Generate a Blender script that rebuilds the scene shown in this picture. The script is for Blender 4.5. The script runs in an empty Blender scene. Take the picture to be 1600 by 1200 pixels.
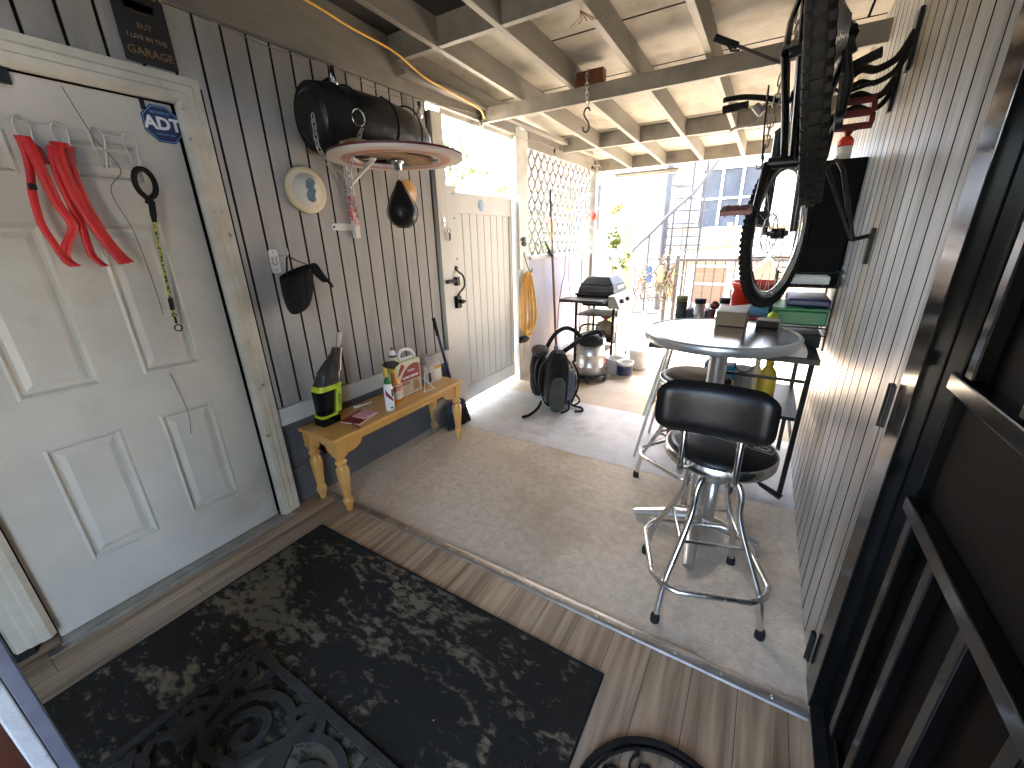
import bpy, math, random
from mathutils import Vector, Matrix
random.seed(7)
sc = bpy.context.scene
C = sc.collection
# ---------------------------------------------------------------- camera
F_PX = 628.2
cd = bpy.data.cameras.new('camera'); cam = bpy.data.objects.new('camera', cd); C.objects.link(cam)
cd.sensor_width = 36.0; cd.lens = 36.0*F_PX/1600.0; cd.clip_start = 0.02; cd.clip_end = 600
def _cv(px, py):
    v = Vector((px-800.0, -(py-600.0), -F_PX)); v.normalize(); return v
_Y = _cv(1207, 364); _X = -_cv(-285, 401); _Z = _X.cross(_Y)
_R = Matrix((_X, _Y, _Z))                     # camera -> world
cam.matrix_world = Matrix.Translation((0, 0, 1.49)) @ _R.to_4x4()
sc.camera = cam
# ---------------------------------------------------------------- light
SUN_DIR = Vector((-0.34, 0.42, 0.84)).normalized()      # towards the sun
sun_el = math.asin(SUN_DIR.z); sun_az = math.atan2(SUN_DIR.x, SUN_DIR.y)
w = bpy.data.worlds.new('World'); sc.world = w; w.use_nodes = True
nt = w.node_tree; nt.nodes.clear()
sky = nt.nodes.new('ShaderNodeTexSky'); sky.sky_type = 'NISHITA'; sky.sun_disc = False
sky.sun_elevation = sun_el; sky.sun_rotation = sun_az; sky.dust_density = 4.0; sky.air_density = 1.0
bg = nt.nodes.new('ShaderNodeBackground'); bg.inputs[1].default_value = 0.15
wo = nt.nodes.new('ShaderNodeOutputWorld')
nt.links.new(sky.outputs[0], bg.inputs[0]); nt.links.new(bg.outputs[0], wo.inputs[0])
sd = bpy.data.lights.new('sun', 'SUN'); sd.energy = 2.6; sd.angle = math.radians(0.5); sd.color = (1.0, .94, .85)
so = bpy.data.objects.new('sun', sd); C.objects.link(so)
so.rotation_euler = SUN_DIR.to_track_quat('Z', 'Y').to_euler()
sc.view_settings.view_transform = 'Standard'; sc.view_settings.look = 'None'
sc.view_settings.gamma = 1.0; sc.view_settings.exposure = 5.4
sc.render.engine = 'CYCLES'
cy = sc.cycles; cy.use_denoising = True; cy.max_bounces = 10; cy.diffuse_bounces = 7; cy.glossy_bounces = 4
cy.transmission_bounces = 6; cy.transparent_max_bounces = 12; cy.caustics_reflective = False; cy.caustics_refractive = False
cy.sample_clamp_indirect = 6.0
# ---------------------------------------------------------------- materials
MATS = {}
def mat(name, c, c2=None, scale=6.0, rough=.6, metal=0.0, bump=0.0, bscale=None, lo=.35, hi=.65, detail=6, stretch=(1,1,1),
        spec=.5, trans=0.0, c3=None, s3=1.5, lo3=.5, hi3=.62, rough2=None, coat=0.0, weave=0.0):
    if name in MATS: return MATS[name]
    m = bpy.data.materials.new(name); m.use_nodes = True; n = m.node_tree.nodes; l = m.node_tree.links
    b = n['Principled BSDF']; b.inputs['Roughness'].default_value = rough; b.inputs['Metallic'].default_value = metal
    b.inputs['Specular IOR Level'].default_value = spec; b.inputs['Transmission Weight'].default_value = trans
    b.inputs['Coat Weight'].default_value = coat
    b.inputs['Base Color'].default_value = (*c, 1)
    tc = n.new('ShaderNodeTexCoord'); mp = n.new('ShaderNodeMapping'); mp.inputs['Scale'].default_value = stretch
    l.new(tc.outputs['Object'], mp.inputs[0])
    col = None
    def noise(s, d):
        t = n.new('ShaderNodeTexNoise'); t.inputs['Scale'].default_value = s; t.inputs['Detail'].default_value = d
        t.inputs['Roughness'].default_value = .6
        l.new(mp.outputs[0], t.inputs['Vector']); return t
    def ramp(t, a, bb):
        r = n.new('ShaderNodeMapRange'); r.inputs[1].default_value = a; r.inputs[2].default_value = bb
        l.new(t.outputs[0], r.inputs[0]); return r
    if c2 is None and bump == 0 and metal < .5 and trans == 0: c2 = tuple(x*.8 for x in c)
    if c2 is not None:
        r = ramp(noise(scale, detail), lo, hi)
        mx = n.new('ShaderNodeMix'); mx.data_type = 'RGBA'
        mx.inputs[6].default_value = (*c, 1); mx.inputs[7].default_value = (*c2, 1)
        l.new(r.outputs[0], mx.inputs[0]); col = mx.outputs[2]
        if rough2 is not None:
            rr = n.new('ShaderNodeMapRange'); rr.inputs[3].default_value = rough; rr.inputs[4].default_value = rough2
            l.new(r.outputs[0], rr.inputs[0]); l.new(rr.outputs[0], b.inputs['Roughness'])
    if c3 is not None:
        r = ramp(noise(s3, 5), lo3, hi3)
        mx = n.new('ShaderNodeMix'); mx.data_type = 'RGBA'; mx.inputs[7].default_value = (*c3, 1)
        l.new(r.outputs[0], mx.inputs[0]); l.new(col, mx.inputs[6]); col = mx.outputs[2]
    if col is not None: l.new(col, b.inputs['Base Color'])
    if bump or weave:
        bm_ = n.new('ShaderNodeBump'); bm_.inputs['Strength'].default_value = bump or .5; bm_.inputs['Distance'].default_value = .01
        t = noise(bscale or scale*4, 8)
        l.new(t.outputs[0], bm_.inputs['Height'])
        if weave:
            wv = n.new('ShaderNodeTexWave'); wv.inputs['Scale'].default_value = weave; wv.inputs['Distortion'].default_value = .6
            l.new(tc.outputs['Object'], wv.inputs['Vector'])
            b2 = n.new('ShaderNodeBump'); b2.inputs['Strength'].default_value = .5; b2.inputs['Distance'].default_value = .004
            l.new(wv.outputs[0], b2.inputs['Height']); l.new(bm_.outputs[0], b2.inputs['Normal']); l.new(b2.outputs[0], b.inputs['Normal'])
        else: l.new(bm_.outputs[0], b.inputs['Normal'])
    MATS[name] = m; return m
M = {}
M['left_paint'] = mat('left_paint', (.40,.38,.35), (.30,.285,.265), 4, .55, bump=.25, bscale=60, c3=(.17,.165,.155), s3=2.2, lo3=.55, hi3=.75, stretch=(1,1,.35))
M['right_paint'] = mat('right_paint', (.46,.46,.45), (.21,.21,.20), 7, .33, bump=.7, bscale=45, c3=(.30,.22,.11), s3=1.6, lo3=.5, hi3=.74, stretch=(1,1.6,.16))
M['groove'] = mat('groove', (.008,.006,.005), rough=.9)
M['frame_paint'] = mat('frame_paint', (.60,.56,.46), (.48,.44,.35), 7, .45, bump=.15, bscale=40, c3=(.22,.16,.10), s3=14, lo3=.66, hi3=.7)
M['door_paint'] = mat('door_paint', (.54,.51,.445), (.46,.435,.375), 3, .42, bump=.12, bscale=30, c3=(.36,.31,.24), s3=2.6, lo3=.56, hi3=.8)
M['vinyl'] = mat('vinyl', (.62,.60,.54), (.56,.54,.48), 2, .4)
M['trim_white'] = mat('trim_white', (.6,.59,.56), (.45,.44,.4), 5, .45, bump=.1)
M['joist_paint'] = mat('joist_paint', (.27,.255,.225), (.18,.165,.145), 5, .55, bump=.3, bscale=30, c3=(.2,.17,.13), s3=4, lo3=.62, hi3=.8, stretch=(1,.25,1))
M['deck_ply'] = mat('deck_ply', (.37,.345,.29), (.26,.24,.20), 3.5, .7, c3=(.09,.075,.05), s3=1.9, lo3=.53, hi3=.76, bump=.3)
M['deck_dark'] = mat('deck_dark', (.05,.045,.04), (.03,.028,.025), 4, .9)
M['concrete'] = mat('concrete', (.66,.56,.43), (.52,.43,.32), 26.0, .75, bump=.6, bscale=80, lo=.36, hi=.66, detail=12, c3=(.36,.26,.16), s3=1.5, lo3=.5, hi3=.76)
M['concrete_b'] = mat('concrete_b', (.58,.57,.56), (.47,.46,.45), 6, .7, detail=12, bump=.3, bscale=70, c3=(.26,.235,.2), s3=1.5, lo3=.56, hi3=.8)
M['concrete_c'] = mat('concrete_c', (.48,.40,.30), (.40,.32,.23), 3, .75, bump=.35, bscale=60)
M['masonry'] = mat('masonry', (.10,.105,.115), (.08,.083,.09), 3, .7, bump=.5, bscale=20)
M['ground'] = mat('ground', (.42,.37,.28), (.3,.26,.19), 1.5, .95, bump=.4, bscale=12)
M['chrome'] = mat('chrome', (.72,.71,.69), (.55,.54,.52), 10, .16, metal=1, rough2=.3)
M['steel'] = mat('steel', (.62,.62,.62), (.5,.5,.5), 8, .3, metal=1, rough2=.42)
M['galv'] = mat('galv', (.50,.47,.42), (.36,.33,.29), 12, .42, metal=.9)
M['wire'] = mat('wire', (.6,.58,.52), None, rough=.3, metal=1)
M['black_metal'] = mat('black_metal', (.006,.006,.006), (.014,.014,.014), 14, .32, spec=.22)
M['black_gloss'] = mat('black_gloss', (.0025,.0025,.0025), (.004,.004,.004), 10, .16, spec=.28)
M['black_plastic'] = mat('black_plastic', (.006,.006,.0065), (.011,.011,.0115), 9, .45, spec=.22)
M['black_rubber'] = mat('black_rubber', (.009,.0085,.008), (.015,.014,.013), 9, .75, bump=.2, spec=.22)
M['black_fabric'] = mat('black_fabric', (.008,.008,.0085), (.014,.014,.014), 20, .9, bump=.4, bscale=200, spec=.22)
M['grey_fabric'] = mat('grey_fabric', (.12,.13,.15), (.08,.085,.1), 14, .85, bump=.3, bscale=150)
M['olive_fabric'] = mat('olive_fabric', (.06,.062,.05), (.04,.04,.035), 14, .85, bump=.3, bscale=150)
M['vinyl_black'] = mat('vinyl_black', (.004,.004,.0045), (.007,.007,.007), 6, .34, bump=.12, bscale=25, spec=.3)
M['leather'] = mat('leather', (.009,.0085,.008), (.02,.019,.018), 5, .3, bump=.8, bscale=9, c3=(.10,.09,.075), s3=3, lo3=.62, hi3=.8, spec=.3)
M['bench_wood'] = mat('bench_wood', (.68,.38,.11), (.54,.27,.06), 6, .28, stretch=(1,.15,1), coat=.25, c3=(.42,.2,.05), s3=5, lo3=.6, hi3=.8)
M['red_web'] = mat('red_web', (.62,.010,.010), (.45,.007,.007), 12, .5)
M['red_dark'] = mat('red_dark', (.085,.008,.008), (.13,.012,.012), 12, .4)
M['red'] = mat('red', (.62,.04,.03), (.5,.03,.02), 5, .4)
M['orange_red'] = mat('orange_red', (.62,.035,.012), (.55,.03,.01), 5, .35)
M['blue'] = mat('blue', (.02,.045,.30), (.015,.03,.2), 6, .4)
M['navy'] = mat('navy', (.02,.025,.10), (.015,.02,.07), 6, .4)
M['light_blue'] = mat('light_blue', (.15,.35,.62), (.12,.3,.5), 6, .4)
M['cyan'] = mat('cyan', (.02,.42,.62), (.02,.35,.5), 6, .4)
M['green_bin'] = mat('green_bin', (.02,.20,.06), (.015,.14,.04), 6, .4)
M['lime'] = mat('lime', (.50,.62,.03), (.42,.52,.02), 6, .35)
M['lime_rope'] = mat('lime_rope', (.42,.5,.03), (.03,.03,.02), 90, .8, lo=.45, hi=.55)
M['yellow'] = mat('yellow', (.70,.50,.04), (.6,.4,.03), 6, .4)
M['yellow_cord'] = mat('yellow_cord', (.75,.42,.04), (.62,.33,.03), 10, .45)
M['white'] = mat('white', (.76,.75,.72), (.68,.67,.63), 6, .4)
M['white_bright'] = mat('white_bright', (.8,.8,.79), (.77,.77,.76), 6, .4)
M['cream'] = mat('cream', (.66,.58,.40), (.58,.5,.33), 5, .45)
M['ink'] = mat('ink', (.02,.02,.02), rough=.6)
M['ink_blue'] = mat('ink_blue', (.04,.10,.14), (.10,.18,.22), 30, .5)
M['pink'] = mat('pink', (.72,.38,.38), (.66,.33,.34), 6, .6)
M['maroon'] = mat('maroon', (.30,.02,.02), (.2,.015,.015), 8, .5)
M['green'] = mat('green', (.03,.22,.05), (.02,.17,.04), 8, .4)
M['tan'] = mat('tan', (.50,.38,.24), (.42,.31,.19), 8, .6)
M['cardboard'] = mat('cardboard', (.36,.24,.14), (.3,.19,.11), 8, .8)
M['card_white'] = mat('card_white', (.66,.62,.55), (.58,.54,.47), 8, .7)
M['orange_liquid'] = mat('orange_liquid', (.72,.34,.06), (.66,.28,.04), 6, .2)
M['blackpaint'] = mat('blackpaint', (.003,.003,.003), (.005,.005,.005), 9, .8, spec=.2)
M['clear'] = mat('clear', (.9,.88,.85), None, rough=.12, trans=.85)
M['frost'] = mat('frost', (.72,.66,.62), (.5,.42,.38), 14, .3, trans=.35)
M['smoke'] = mat('smoke', (.035,.03,.025), (.06,.05,.045), 6, .15, coat=.4)
M['glass'] = mat('glass', (.95,.95,.93), None, rough=.03, trans=1.0)
M['brick_wood'] = mat('brick_wood', (.16,.05,.02), (.10,.03,.012), 9, .7, bump=.4)
M['brown_pole'] = mat('brown_pole', (.30,.17,.08), (.22,.12,.05), 7, .6)
M['bristle'] = mat('bristle', (.02,.02,.022), (.05,.05,.05), 40, .9)
M['iron'] = mat('iron', (.018,.015,.014), (.035,.027,.022), 14, .6)
M['rust_iron'] = mat('rust_iron', (.12,.09,.07), (.2,.14,.1), 10, .7)
M['siding'] = mat('siding', (.50,.49,.47), (.45,.44,.42), 3, .7)
M['pane'] = mat('pane', (.045,.045,.048), (.07,.07,.072), 1.5, .6, spec=.1)
M['cedar'] = mat('cedar', (.34,.19,.08), (.26,.14,.06), 5, .7)
M['wood_light'] = mat('wood_light', (.42,.30,.18), (.34,.24,.13), 6, .7)
M['shed_paint'] = mat('shed_paint', (.34,.28,.22), (.29,.24,.18), 4, .7)
M['shingle'] = mat('shingle', (.16,.145,.125), (.11,.1,.085), 14, .85, bump=.4)
M['leaf'] = mat('leaf', (.07,.11,.03), (.04,.07,.02), 5, .6)
M['leaf_yellow'] = mat('leaf_yellow', (.16,.18,.035), (.09,.12,.03), 8, .6)
M['bark'] = mat('bark', (.12,.09,.06), (.07,.05,.035), 10, .9, bump=.6)
M['lavender_board'] = mat('lavender_board', (.40,.39,.44), (.34,.33,.38), 3, .6, c3=(.5,.42,.4), s3=2, stretch=(1,1,.3))
M['jamb_blue'] = mat('jamb_blue', (.10,.11,.15), (.075,.08,.11), 20, .6)
M['jamb_white'] = mat('jamb_white', (.40,.42,.45), (.3,.32,.36), 8, .5, bump=.3, c3=(.12,.12,.15), s3=14, lo3=.66, hi3=.72)
M['mahogany'] = mat('mahogany', (.07,.02,.012), (.03,.01,.006), 8, .3, stretch=(1,1,.2))
M['dark_wood'] = mat('dark_wood', (.03,.025,.02), (.05,.04,.03), 8, .5)
M['iron_grey'] = mat('iron_grey', (.040,.037,.032), (.028,.026,.023), 20, .75, spec=.15)
M['plat_white'] = mat('plat_white', (.66,.60,.55), (.58,.50,.45), 4, .5)
M['faded_red'] = mat('faded_red', (.45,.13,.10), (.5,.3,.25), 5, .5)
M['label_red'] = mat('label_red', (.65,.10,.12), (.68,.6,.58), 34, .5, lo=.5, hi=.54)
M['plum'] = mat('plum', (.03,.018,.03), (.06,.035,.03), 14, .8, bump=.5)
M['moss'] = mat('moss', (.16,.16,.06), (.1,.1,.04), 14, .8)
M['grill_black'] = mat('grill_black', (.018,.018,.019), (.028,.028,.029), 8, .32, spec=.3)
M['table_top'] = mat('table_top', (.62,.64,.68), (.52,.54,.58), 3, .14, metal=1, rough2=.2)
M['rim_metal'] = mat('rim_metal', (.70,.70,.69), (.62,.62,.61), 6, .32, metal=.85)
M['tyre'] = mat('tyre', (.008,.0075,.007), (.014,.013,.012), 12, .7, spec=.22)
M['rim_dark'] = mat('rim_dark', (.02,.02,.02), (.03,.03,.03), 12, .4)
M['fork_metal'] = mat('fork_metal', (.10,.10,.10), (.06,.06,.06), 12, .22, metal=.6)
M['stair_grey'] = mat('stair_grey', (.045,.042,.042), (.03,.028,.028), 8, .6)
M['blind_wood'] = mat('blind_wood', (.20,.095,.05), (.13,.06,.03), 1.5, .6, stretch=(1,1,30))
M['shingle_tan'] = mat('shingle_tan', (.2,.16,.115), (.15,.12,.085), 14, .9)
M['flower'] = mat('flower', (.45,.2,.16), (.5,.42,.1), 20, .8)
# --- special node materials
def newmat(name):
    m = bpy.data.materials.new(name); m.use_nodes = True; MATS[name] = m
    return m, m.node_tree.nodes, m.node_tree.links, m.node_tree.nodes['Principled BSDF']
def N(n, t, **k):
    x = n.new(t)
    for a, v in k.items(): setattr(x, a, v)
    return x
def laminate():
    m, n, l, b = newmat('laminate')
    tc = N(n, 'ShaderNodeTexCoord'); mp = N(n, 'ShaderNodeMapping'); mp.inputs['Rotation'].default_value = (0,0,math.pi/2)
    l.new(tc.outputs['Object'], mp.inputs[0])
    br = N(n, 'ShaderNodeTexBrick'); br.offset = .37
    for k, v in {'Scale':1.0,'Mortar Size':.0012,'Brick Width':1.22,'Row Height':.145,'Bias':0.0,'Mortar Smooth':.1}.items(): br.inputs[k].default_value = v
    br.inputs['Color1'].default_value = (.42,.31,.20,1); br.inputs['Color2'].default_value = (.32,.25,.18,1); br.inputs['Mortar'].default_value = (.04,.03,.02,1)
    l.new(mp.outputs[0], br.inputs['Vector'])
    m2 = N(n, 'ShaderNodeMapping'); m2.inputs['Scale'].default_value = (26, 1.6, 1); l.new(tc.outputs['Object'], m2.inputs[0])
    t = N(n, 'ShaderNodeTexNoise'); t.inputs['Scale'].default_value = 1.0; t.inputs['Detail'].default_value = 8; t.inputs['Distortion'].default_value = .6; l.new(m2.outputs[0], t.inputs['Vector'])
    r = N(n, 'ShaderNodeValToRGB'); r.color_ramp.elements[0].position = .3; r.color_ramp.elements[0].color = (.42,.36,.30,1); r.color_ramp.elements[1].position = .66; r.color_ramp.elements[1].color = (1.15,1.12,1.08,1)
    l.new(t.outputs[0], r.inputs[0])
    mx = N(n, 'ShaderNodeMix', data_type='RGBA', blend_type='MULTIPLY'); mx.inputs[0].default_value = 1
    l.new(br.outputs[0], mx.inputs[6]); l.new(r.outputs[0], mx.inputs[7]); l.new(mx.outputs[2], b.inputs['Base Color'])
    b.inputs['Roughness'].default_value = .36
    bp = N(n, 'ShaderNodeBump'); bp.inputs['Strength'].default_value = .25; bp.inputs['Distance'].default_value = .004
    l.new(t.outputs[0], bp.inputs['Height']); l.new(bp.outputs[0], b.inputs['Normal'])
    return m
M['laminate'] = laminate()
def rug():
    m, n, l, b = newmat('rug_pile')
    tc = N(n, 'ShaderNodeTexCoord')
    def nz(sx, sy, s, d, dist=0):
        mp = N(n, 'ShaderNodeMapping'); mp.inputs['Scale'].default_value = (sx, sy, 1); l.new(tc.outputs['Object'], mp.inputs[0])
        t = N(n, 'ShaderNodeTexNoise'); t.inputs['Scale'].default_value = s; t.inputs['Detail'].default_value = d; t.inputs['Distortion'].default_value = dist
        t.inputs['Roughness'].default_value = .62
        l.new(mp.outputs[0], t.inputs['Vector']); return t
    big = nz(1.0, 2.2, 1.35, 4, .8); fine = nz(.8, 1.5, 26, 12, .3)
    def mth(op, a, bb):
        x = N(n, 'ShaderNodeMath', operation=op)
        for i, v in enumerate((a, bb)):
            if isinstance(v, (int, float)): x.inputs[i].default_value = v
            else: l.new(v, x.inputs[i])
        return x.outputs[0]
    s = mth('ADD', mth('MULTIPLY', big.outputs[0], .6), mth('MULTIPLY', fine.outputs[0], .4))
    rp = N(n, 'ShaderNodeMapRange'); rp.inputs[1].default_value = .50; rp.inputs[2].default_value = .56; l.new(s, rp.inputs[0])
    tone = nz(1, 1, 1.2, 2); tr = N(n, 'ShaderNodeMix', data_type='RGBA'); tr.inputs[6].default_value = (.19,.15,.10,1); tr.inputs[7].default_value = (.13,.12,.085,1)
    tm = N(n, 'ShaderNodeMapRange'); tm.inputs[1].default_value = .42; tm.inputs[2].default_value = .58; l.new(tone.outputs[0], tm.inputs[0]); l.new(tm.outputs[0], tr.inputs[0])
    mx = N(n, 'ShaderNodeMix', data_type='RGBA'); mx.inputs[6].default_value = (.029,.026,.022,1)
    l.new(rp.outputs[0], mx.inputs[0]); l.new(tr.outputs[2], mx.inputs[7])
    # lint specks
    vo = N(n, 'ShaderNodeTexVoronoi'); vo.inputs['Scale'].default_value = 9; l.new(tc.outputs['Object'], vo.inputs['Vector'])
    lt = N(n, 'ShaderNodeMath', operation='LESS_THAN'); lt.inputs[1].default_value = .028; l.new(vo.outputs['Distance'], lt.inputs[0])
    m3 = N(n, 'ShaderNodeMix', data_type='RGBA'); m3.inputs[7].default_value = (.45,.42,.36,1); l.new(lt.outputs[0], m3.inputs[0]); l.new(mx.outputs[2], m3.inputs[6])
    l.new(m3.outputs[2], b.inputs['Base Color']); b.inputs['Roughness'].default_value = 1.0; b.inputs['Specular IOR Level'].default_value = .03
    wv = N(n, 'ShaderNodeTexWave'); wv.inputs['Scale'].default_value = 60; wv.inputs['Distortion'].default_value = .8; l.new(tc.outputs['Object'], wv.inputs['Vector'])
    f2 = nz(1, 1, 260, 2)
    hs = mth('ADD', mth('MULTIPLY', wv.outputs[0], .7), f2.outputs[0])
    bp = N(n, 'ShaderNodeBump'); bp.inputs['Strength'].default_value = .7; bp.inputs['Distance'].default_value = .004
    l.new(hs, bp.inputs['Height']); l.new(bp.outputs[0], b.inputs['Normal'])
    return m
M['rug'] = rug()
def mesh_screen():
    m, n, l, b = newmat('perforated_screen')
    tc = N(n, 'ShaderNodeTexCoord'); mp = N(n, 'ShaderNodeMapping'); mp.inputs['Scale'].default_value = (1, 150, 150); l.new(tc.outputs['Object'], mp.inputs[0])
    vo = N(n, 'ShaderNodeTexVoronoi'); vo.inputs['Randomness'].default_value = 0.0; vo.inputs['Scale'].default_value = 1.0; l.new(mp.outputs[0], vo.inputs['Vector'])
    r = N(n, 'ShaderNodeMapRange'); r.inputs[1].default_value = .26; r.inputs[2].default_value = .36; l.new(vo.outputs['Distance'], r.inputs[0])
    mx = N(n, 'ShaderNodeMix', data_type='RGBA'); mx.inputs[6].default_value = (.002,.002,.002,1); mx.inputs[7].default_value = (.014,.010,.007,1)
    l.new(r.outputs[0], mx.inputs[0]); l.new(mx.outputs[2], b.inputs['Base Color']); b.inputs['Roughness'].default_value = .6; b.inputs['Specular IOR Level'].default_value = .08
    return m
M['screen'] = mesh_screen()
# ---------------------------------------------------------------- mesh builder
class MB:
    def __init__(s): s.v = []; s.f = []; s.mi = []; s.sm = []; s.m = 0; s.s = False; s.T = None
    def _add(s, vs, fs, smooth=None):
        o = len(s.v)
        for p in vs:
            p = Vector(p)
            if s.T is not None: p = s.T @ p
            s.v.append(p)
        for f in fs:
            s.f.append(tuple(i+o for i in f)); s.mi.append(s.m); s.sm.append(s.s if smooth is None else smooth)
        return s
    def box(s, x0, x1, y0, y1, z0, z1):
        x0, x1 = min(x0,x1), max(x0,x1); y0, y1 = min(y0,y1), max(y0,y1); z0, z1 = min(z0,z1), max(z0,z1)
        return s._add([(x0,y0,z0),(x1,y0,z0),(x1,y1,z0),(x0,y1,z0),(x0,y0,z1),(x1,y0,z1),(x1,y1,z1),(x0,y1,z1)],
            [(0,3,2,1),(4,5,6,7),(0,1,5,4),(1,2,6,5),(2,3,7,6),(3,0,4,7)])
    def hexa(s, b, t):      # two quads, bottom (ccw from above) and top
        return s._add(list(b)+list(t), [(0,3,2,1),(4,5,6,7),(0,1,5,4),(1,2,6,5),(2,3,7,6),(3,0,4,7)])
    def bar(s, a, b, w, h, up=(0,0,1)):   # rectangular bar between points
        a = Vector(a); b = Vector(b); d = (b-a).normalized(); u = Vector(up)
        if abs(d.dot(u)) > .98: u = Vector((1,0,0))
        r = d.cross(u).normalized(); u = r.cross(d)
        q = lambda c: [c-r*w/2-u*h/2, c+r*w/2-u*h/2, c+r*w/2+u*h/2, c-r*w/2+u*h/2]
        return s._add(q(a)+q(b), [(0,1,2,3),(7,6,5,4),(0,4,5,1),(1,5,6,2),(2,6,7,3),(3,7,4,0)])
    def tube(s, pts, r, n=8, closed=False, flat=1.0):
        pts = [Vector(p) for p in pts]; k = len(pts)
        rs = r if isinstance(r, (list, tuple)) else [r]*k
        vs = []; fs = []; prev = None
        for i, p in enumerate(pts):
            if closed: d = pts[(i+1)%k]-pts[i-1]
            else: d = pts[min(i+1,k-1)]-pts[max(i-1,0)]
            if d.length < 1e-9: d = Vector((0,0,1))
            d.normalize()
            if prev is None:
                u = Vector((0,0,1)) if abs(d.z) < .9 else Vector((1,0,0))
                u = (u-d*u.dot(d)).normalized()
            else:
                u = prev-d*prev.dot(d)
                u = u.normalized() if u.length > 1e-6 else Vector((1,0,0))
            prev = u; w_ = d.cross(u)
            for j in range(n):
                a = 2*math.pi*j/n; vs.append(p+(u*math.cos(a)*flat+w_*math.sin(a))*rs[i])
        for i in range(k if closed else k-1):
            i2 = (i+1)%k
            for j in range(n):
                j2 = (j+1)%n; fs.append((i*n+j, i*n+j2, i2*n+j2, i2*n+j))
        s._add(vs, fs, True)
        if not closed:
            s._add(vs[:n], [tuple(range(n))[::-1]], False); s._add(vs[-n:], [tuple(range(n))], False)
        return s
    def lathe(s, prof, c=(0,0,0), n=24, axis='z', smooth=True, sx=1, sy=1, caps=False):
        c = Vector(c); vs = []; fs = []; k = len(prof)
        for r, z in prof:
            for j in range(n):
                a = 2*math.pi*j/n; p = (r*math.cos(a)*sx, r*math.sin(a)*sy, z)
                if axis == 'x': p = (p[2], p[0], p[1])
                elif axis == 'y': p = (p[0], p[2], -p[1])
                vs.append(c+Vector(p))
        for i in range(k-1):
            for j in range(n):
                j2 = (j+1)%n; fs.append((i*n+j, i*n+j2, (i+1)*n+j2, (i+1)*n+j))
        s._add(vs, fs, smooth)
        if caps and prof[0][0] > 1e-5: s._add(vs[:n], [tuple(range(n))[::-1]], False)
        if caps and prof[-1][0] > 1e-5: s._add(vs[-n:], [tuple(range(n))], False)
        return s
    def cyl(s, a, b, r, n=16):
        return s.tube([a, b], r, n)
    def prism(s, poly, depth, fn):       # fn(u,v,w) -> point ; poly ccw
        k = len(poly)
        vs = [fn(u, v, 0) for u, v in poly]+[fn(u, v, depth) for u, v in poly]
        fs = [tuple(range(k))[::-1], tuple(range(k, 2*k))]+[(i, (i+1)%k, (i+1)%k+k, i+k) for i in range(k)]
        return s._add(vs, fs)
    def quad(s, *p): return s._add(p, [tuple(range(len(p)))])
    def grid(s, fn, nu, nv, smooth=True):
        vs = [fn(i/nu, j/nv) for i in range(nu+1) for j in range(nv+1)]
        fs = [(i*(nv+1)+j, (i+1)*(nv+1)+j, (i+1)*(nv+1)+j+1, i*(nv+1)+j+1) for i in range(nu) for j in range(nv)]
        return s._add(vs, fs, smooth)
    def build(s, name, mats, parent=None, bevel=0, seg=2, solid=0, sub=0, off=None):
        if not isinstance(mats, (list, tuple)): mats = [mats]
        if off is None:
            if parent is not None: off = ROOTOFF[parent.name]
            else:
                n = len(s.v); off = Vector((sum(p.x for p in s.v)/n, sum(p.y for p in s.v)/n, min(p.z for p in s.v)))
        me = bpy.data.meshes.new(name)
        me.from_pydata([tuple(p-off) for p in s.v], [], s.f)
        for m_ in mats: me.materials.append(M[m_] if isinstance(m_, str) else m_)
        for i, p in enumerate(me.polygons): p.material_index = s.mi[i]; p.use_smooth = s.sm[i]
        me.validate(); me.update()
        o = bpy.data.objects.new(name, me); C.objects.link(o)
        if parent is not None: o.parent = parent
        else: o.location = off
        ROOTOFF[o.name] = off
        if solid:
            k = o.modifiers.new('solid', 'SOLIDIFY'); k.thickness = solid; k.offset = 0
        if sub:
            k = o.modifiers.new('sub', 'SUBSURF'); k.levels = sub; k.render_levels = sub
        if bevel:
            k = o.modifiers.new('bevel', 'BEVEL'); k.width = bevel; k.segments = seg; k.limit_method = 'ANGLE'; k.angle_limit = math.radians(40)
        return o
ROOTOFF = {}
def thing(name, label, cat, loc, group=None):
    o = bpy.data.objects.new(name, None); C.objects.link(o); o.location = loc; o.empty_display_size = .1
    ROOTOFF[o.name] = Vector(loc); o['label'] = label; o['category'] = cat
    if group: o['group'] = group
    return o
def tag(o, label, cat, group=None):
    o['label'] = label; o['category'] = cat
    if group: o['group'] = group
    return o
def struct(o, kind='structure'): o['kind'] = kind; return o
def children(o): return [c for c in bpy.data.objects if c.parent == o]
def dup(o, loc, label=None, rz=0.0, scale=1.0, group=None):
    r = o.copy(); C.objects.link(r); r.location = loc; r.rotation_euler = (0,0,rz); r.scale = (scale,)*3
    if label: r['label'] = label
    if group: r['group'] = group
    for ch in children(o):
        c = ch.copy(); C.objects.link(c); c.parent = r
        for g in children(ch):
            d = g.copy(); C.objects.link(d); d.parent = c
    return r
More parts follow.
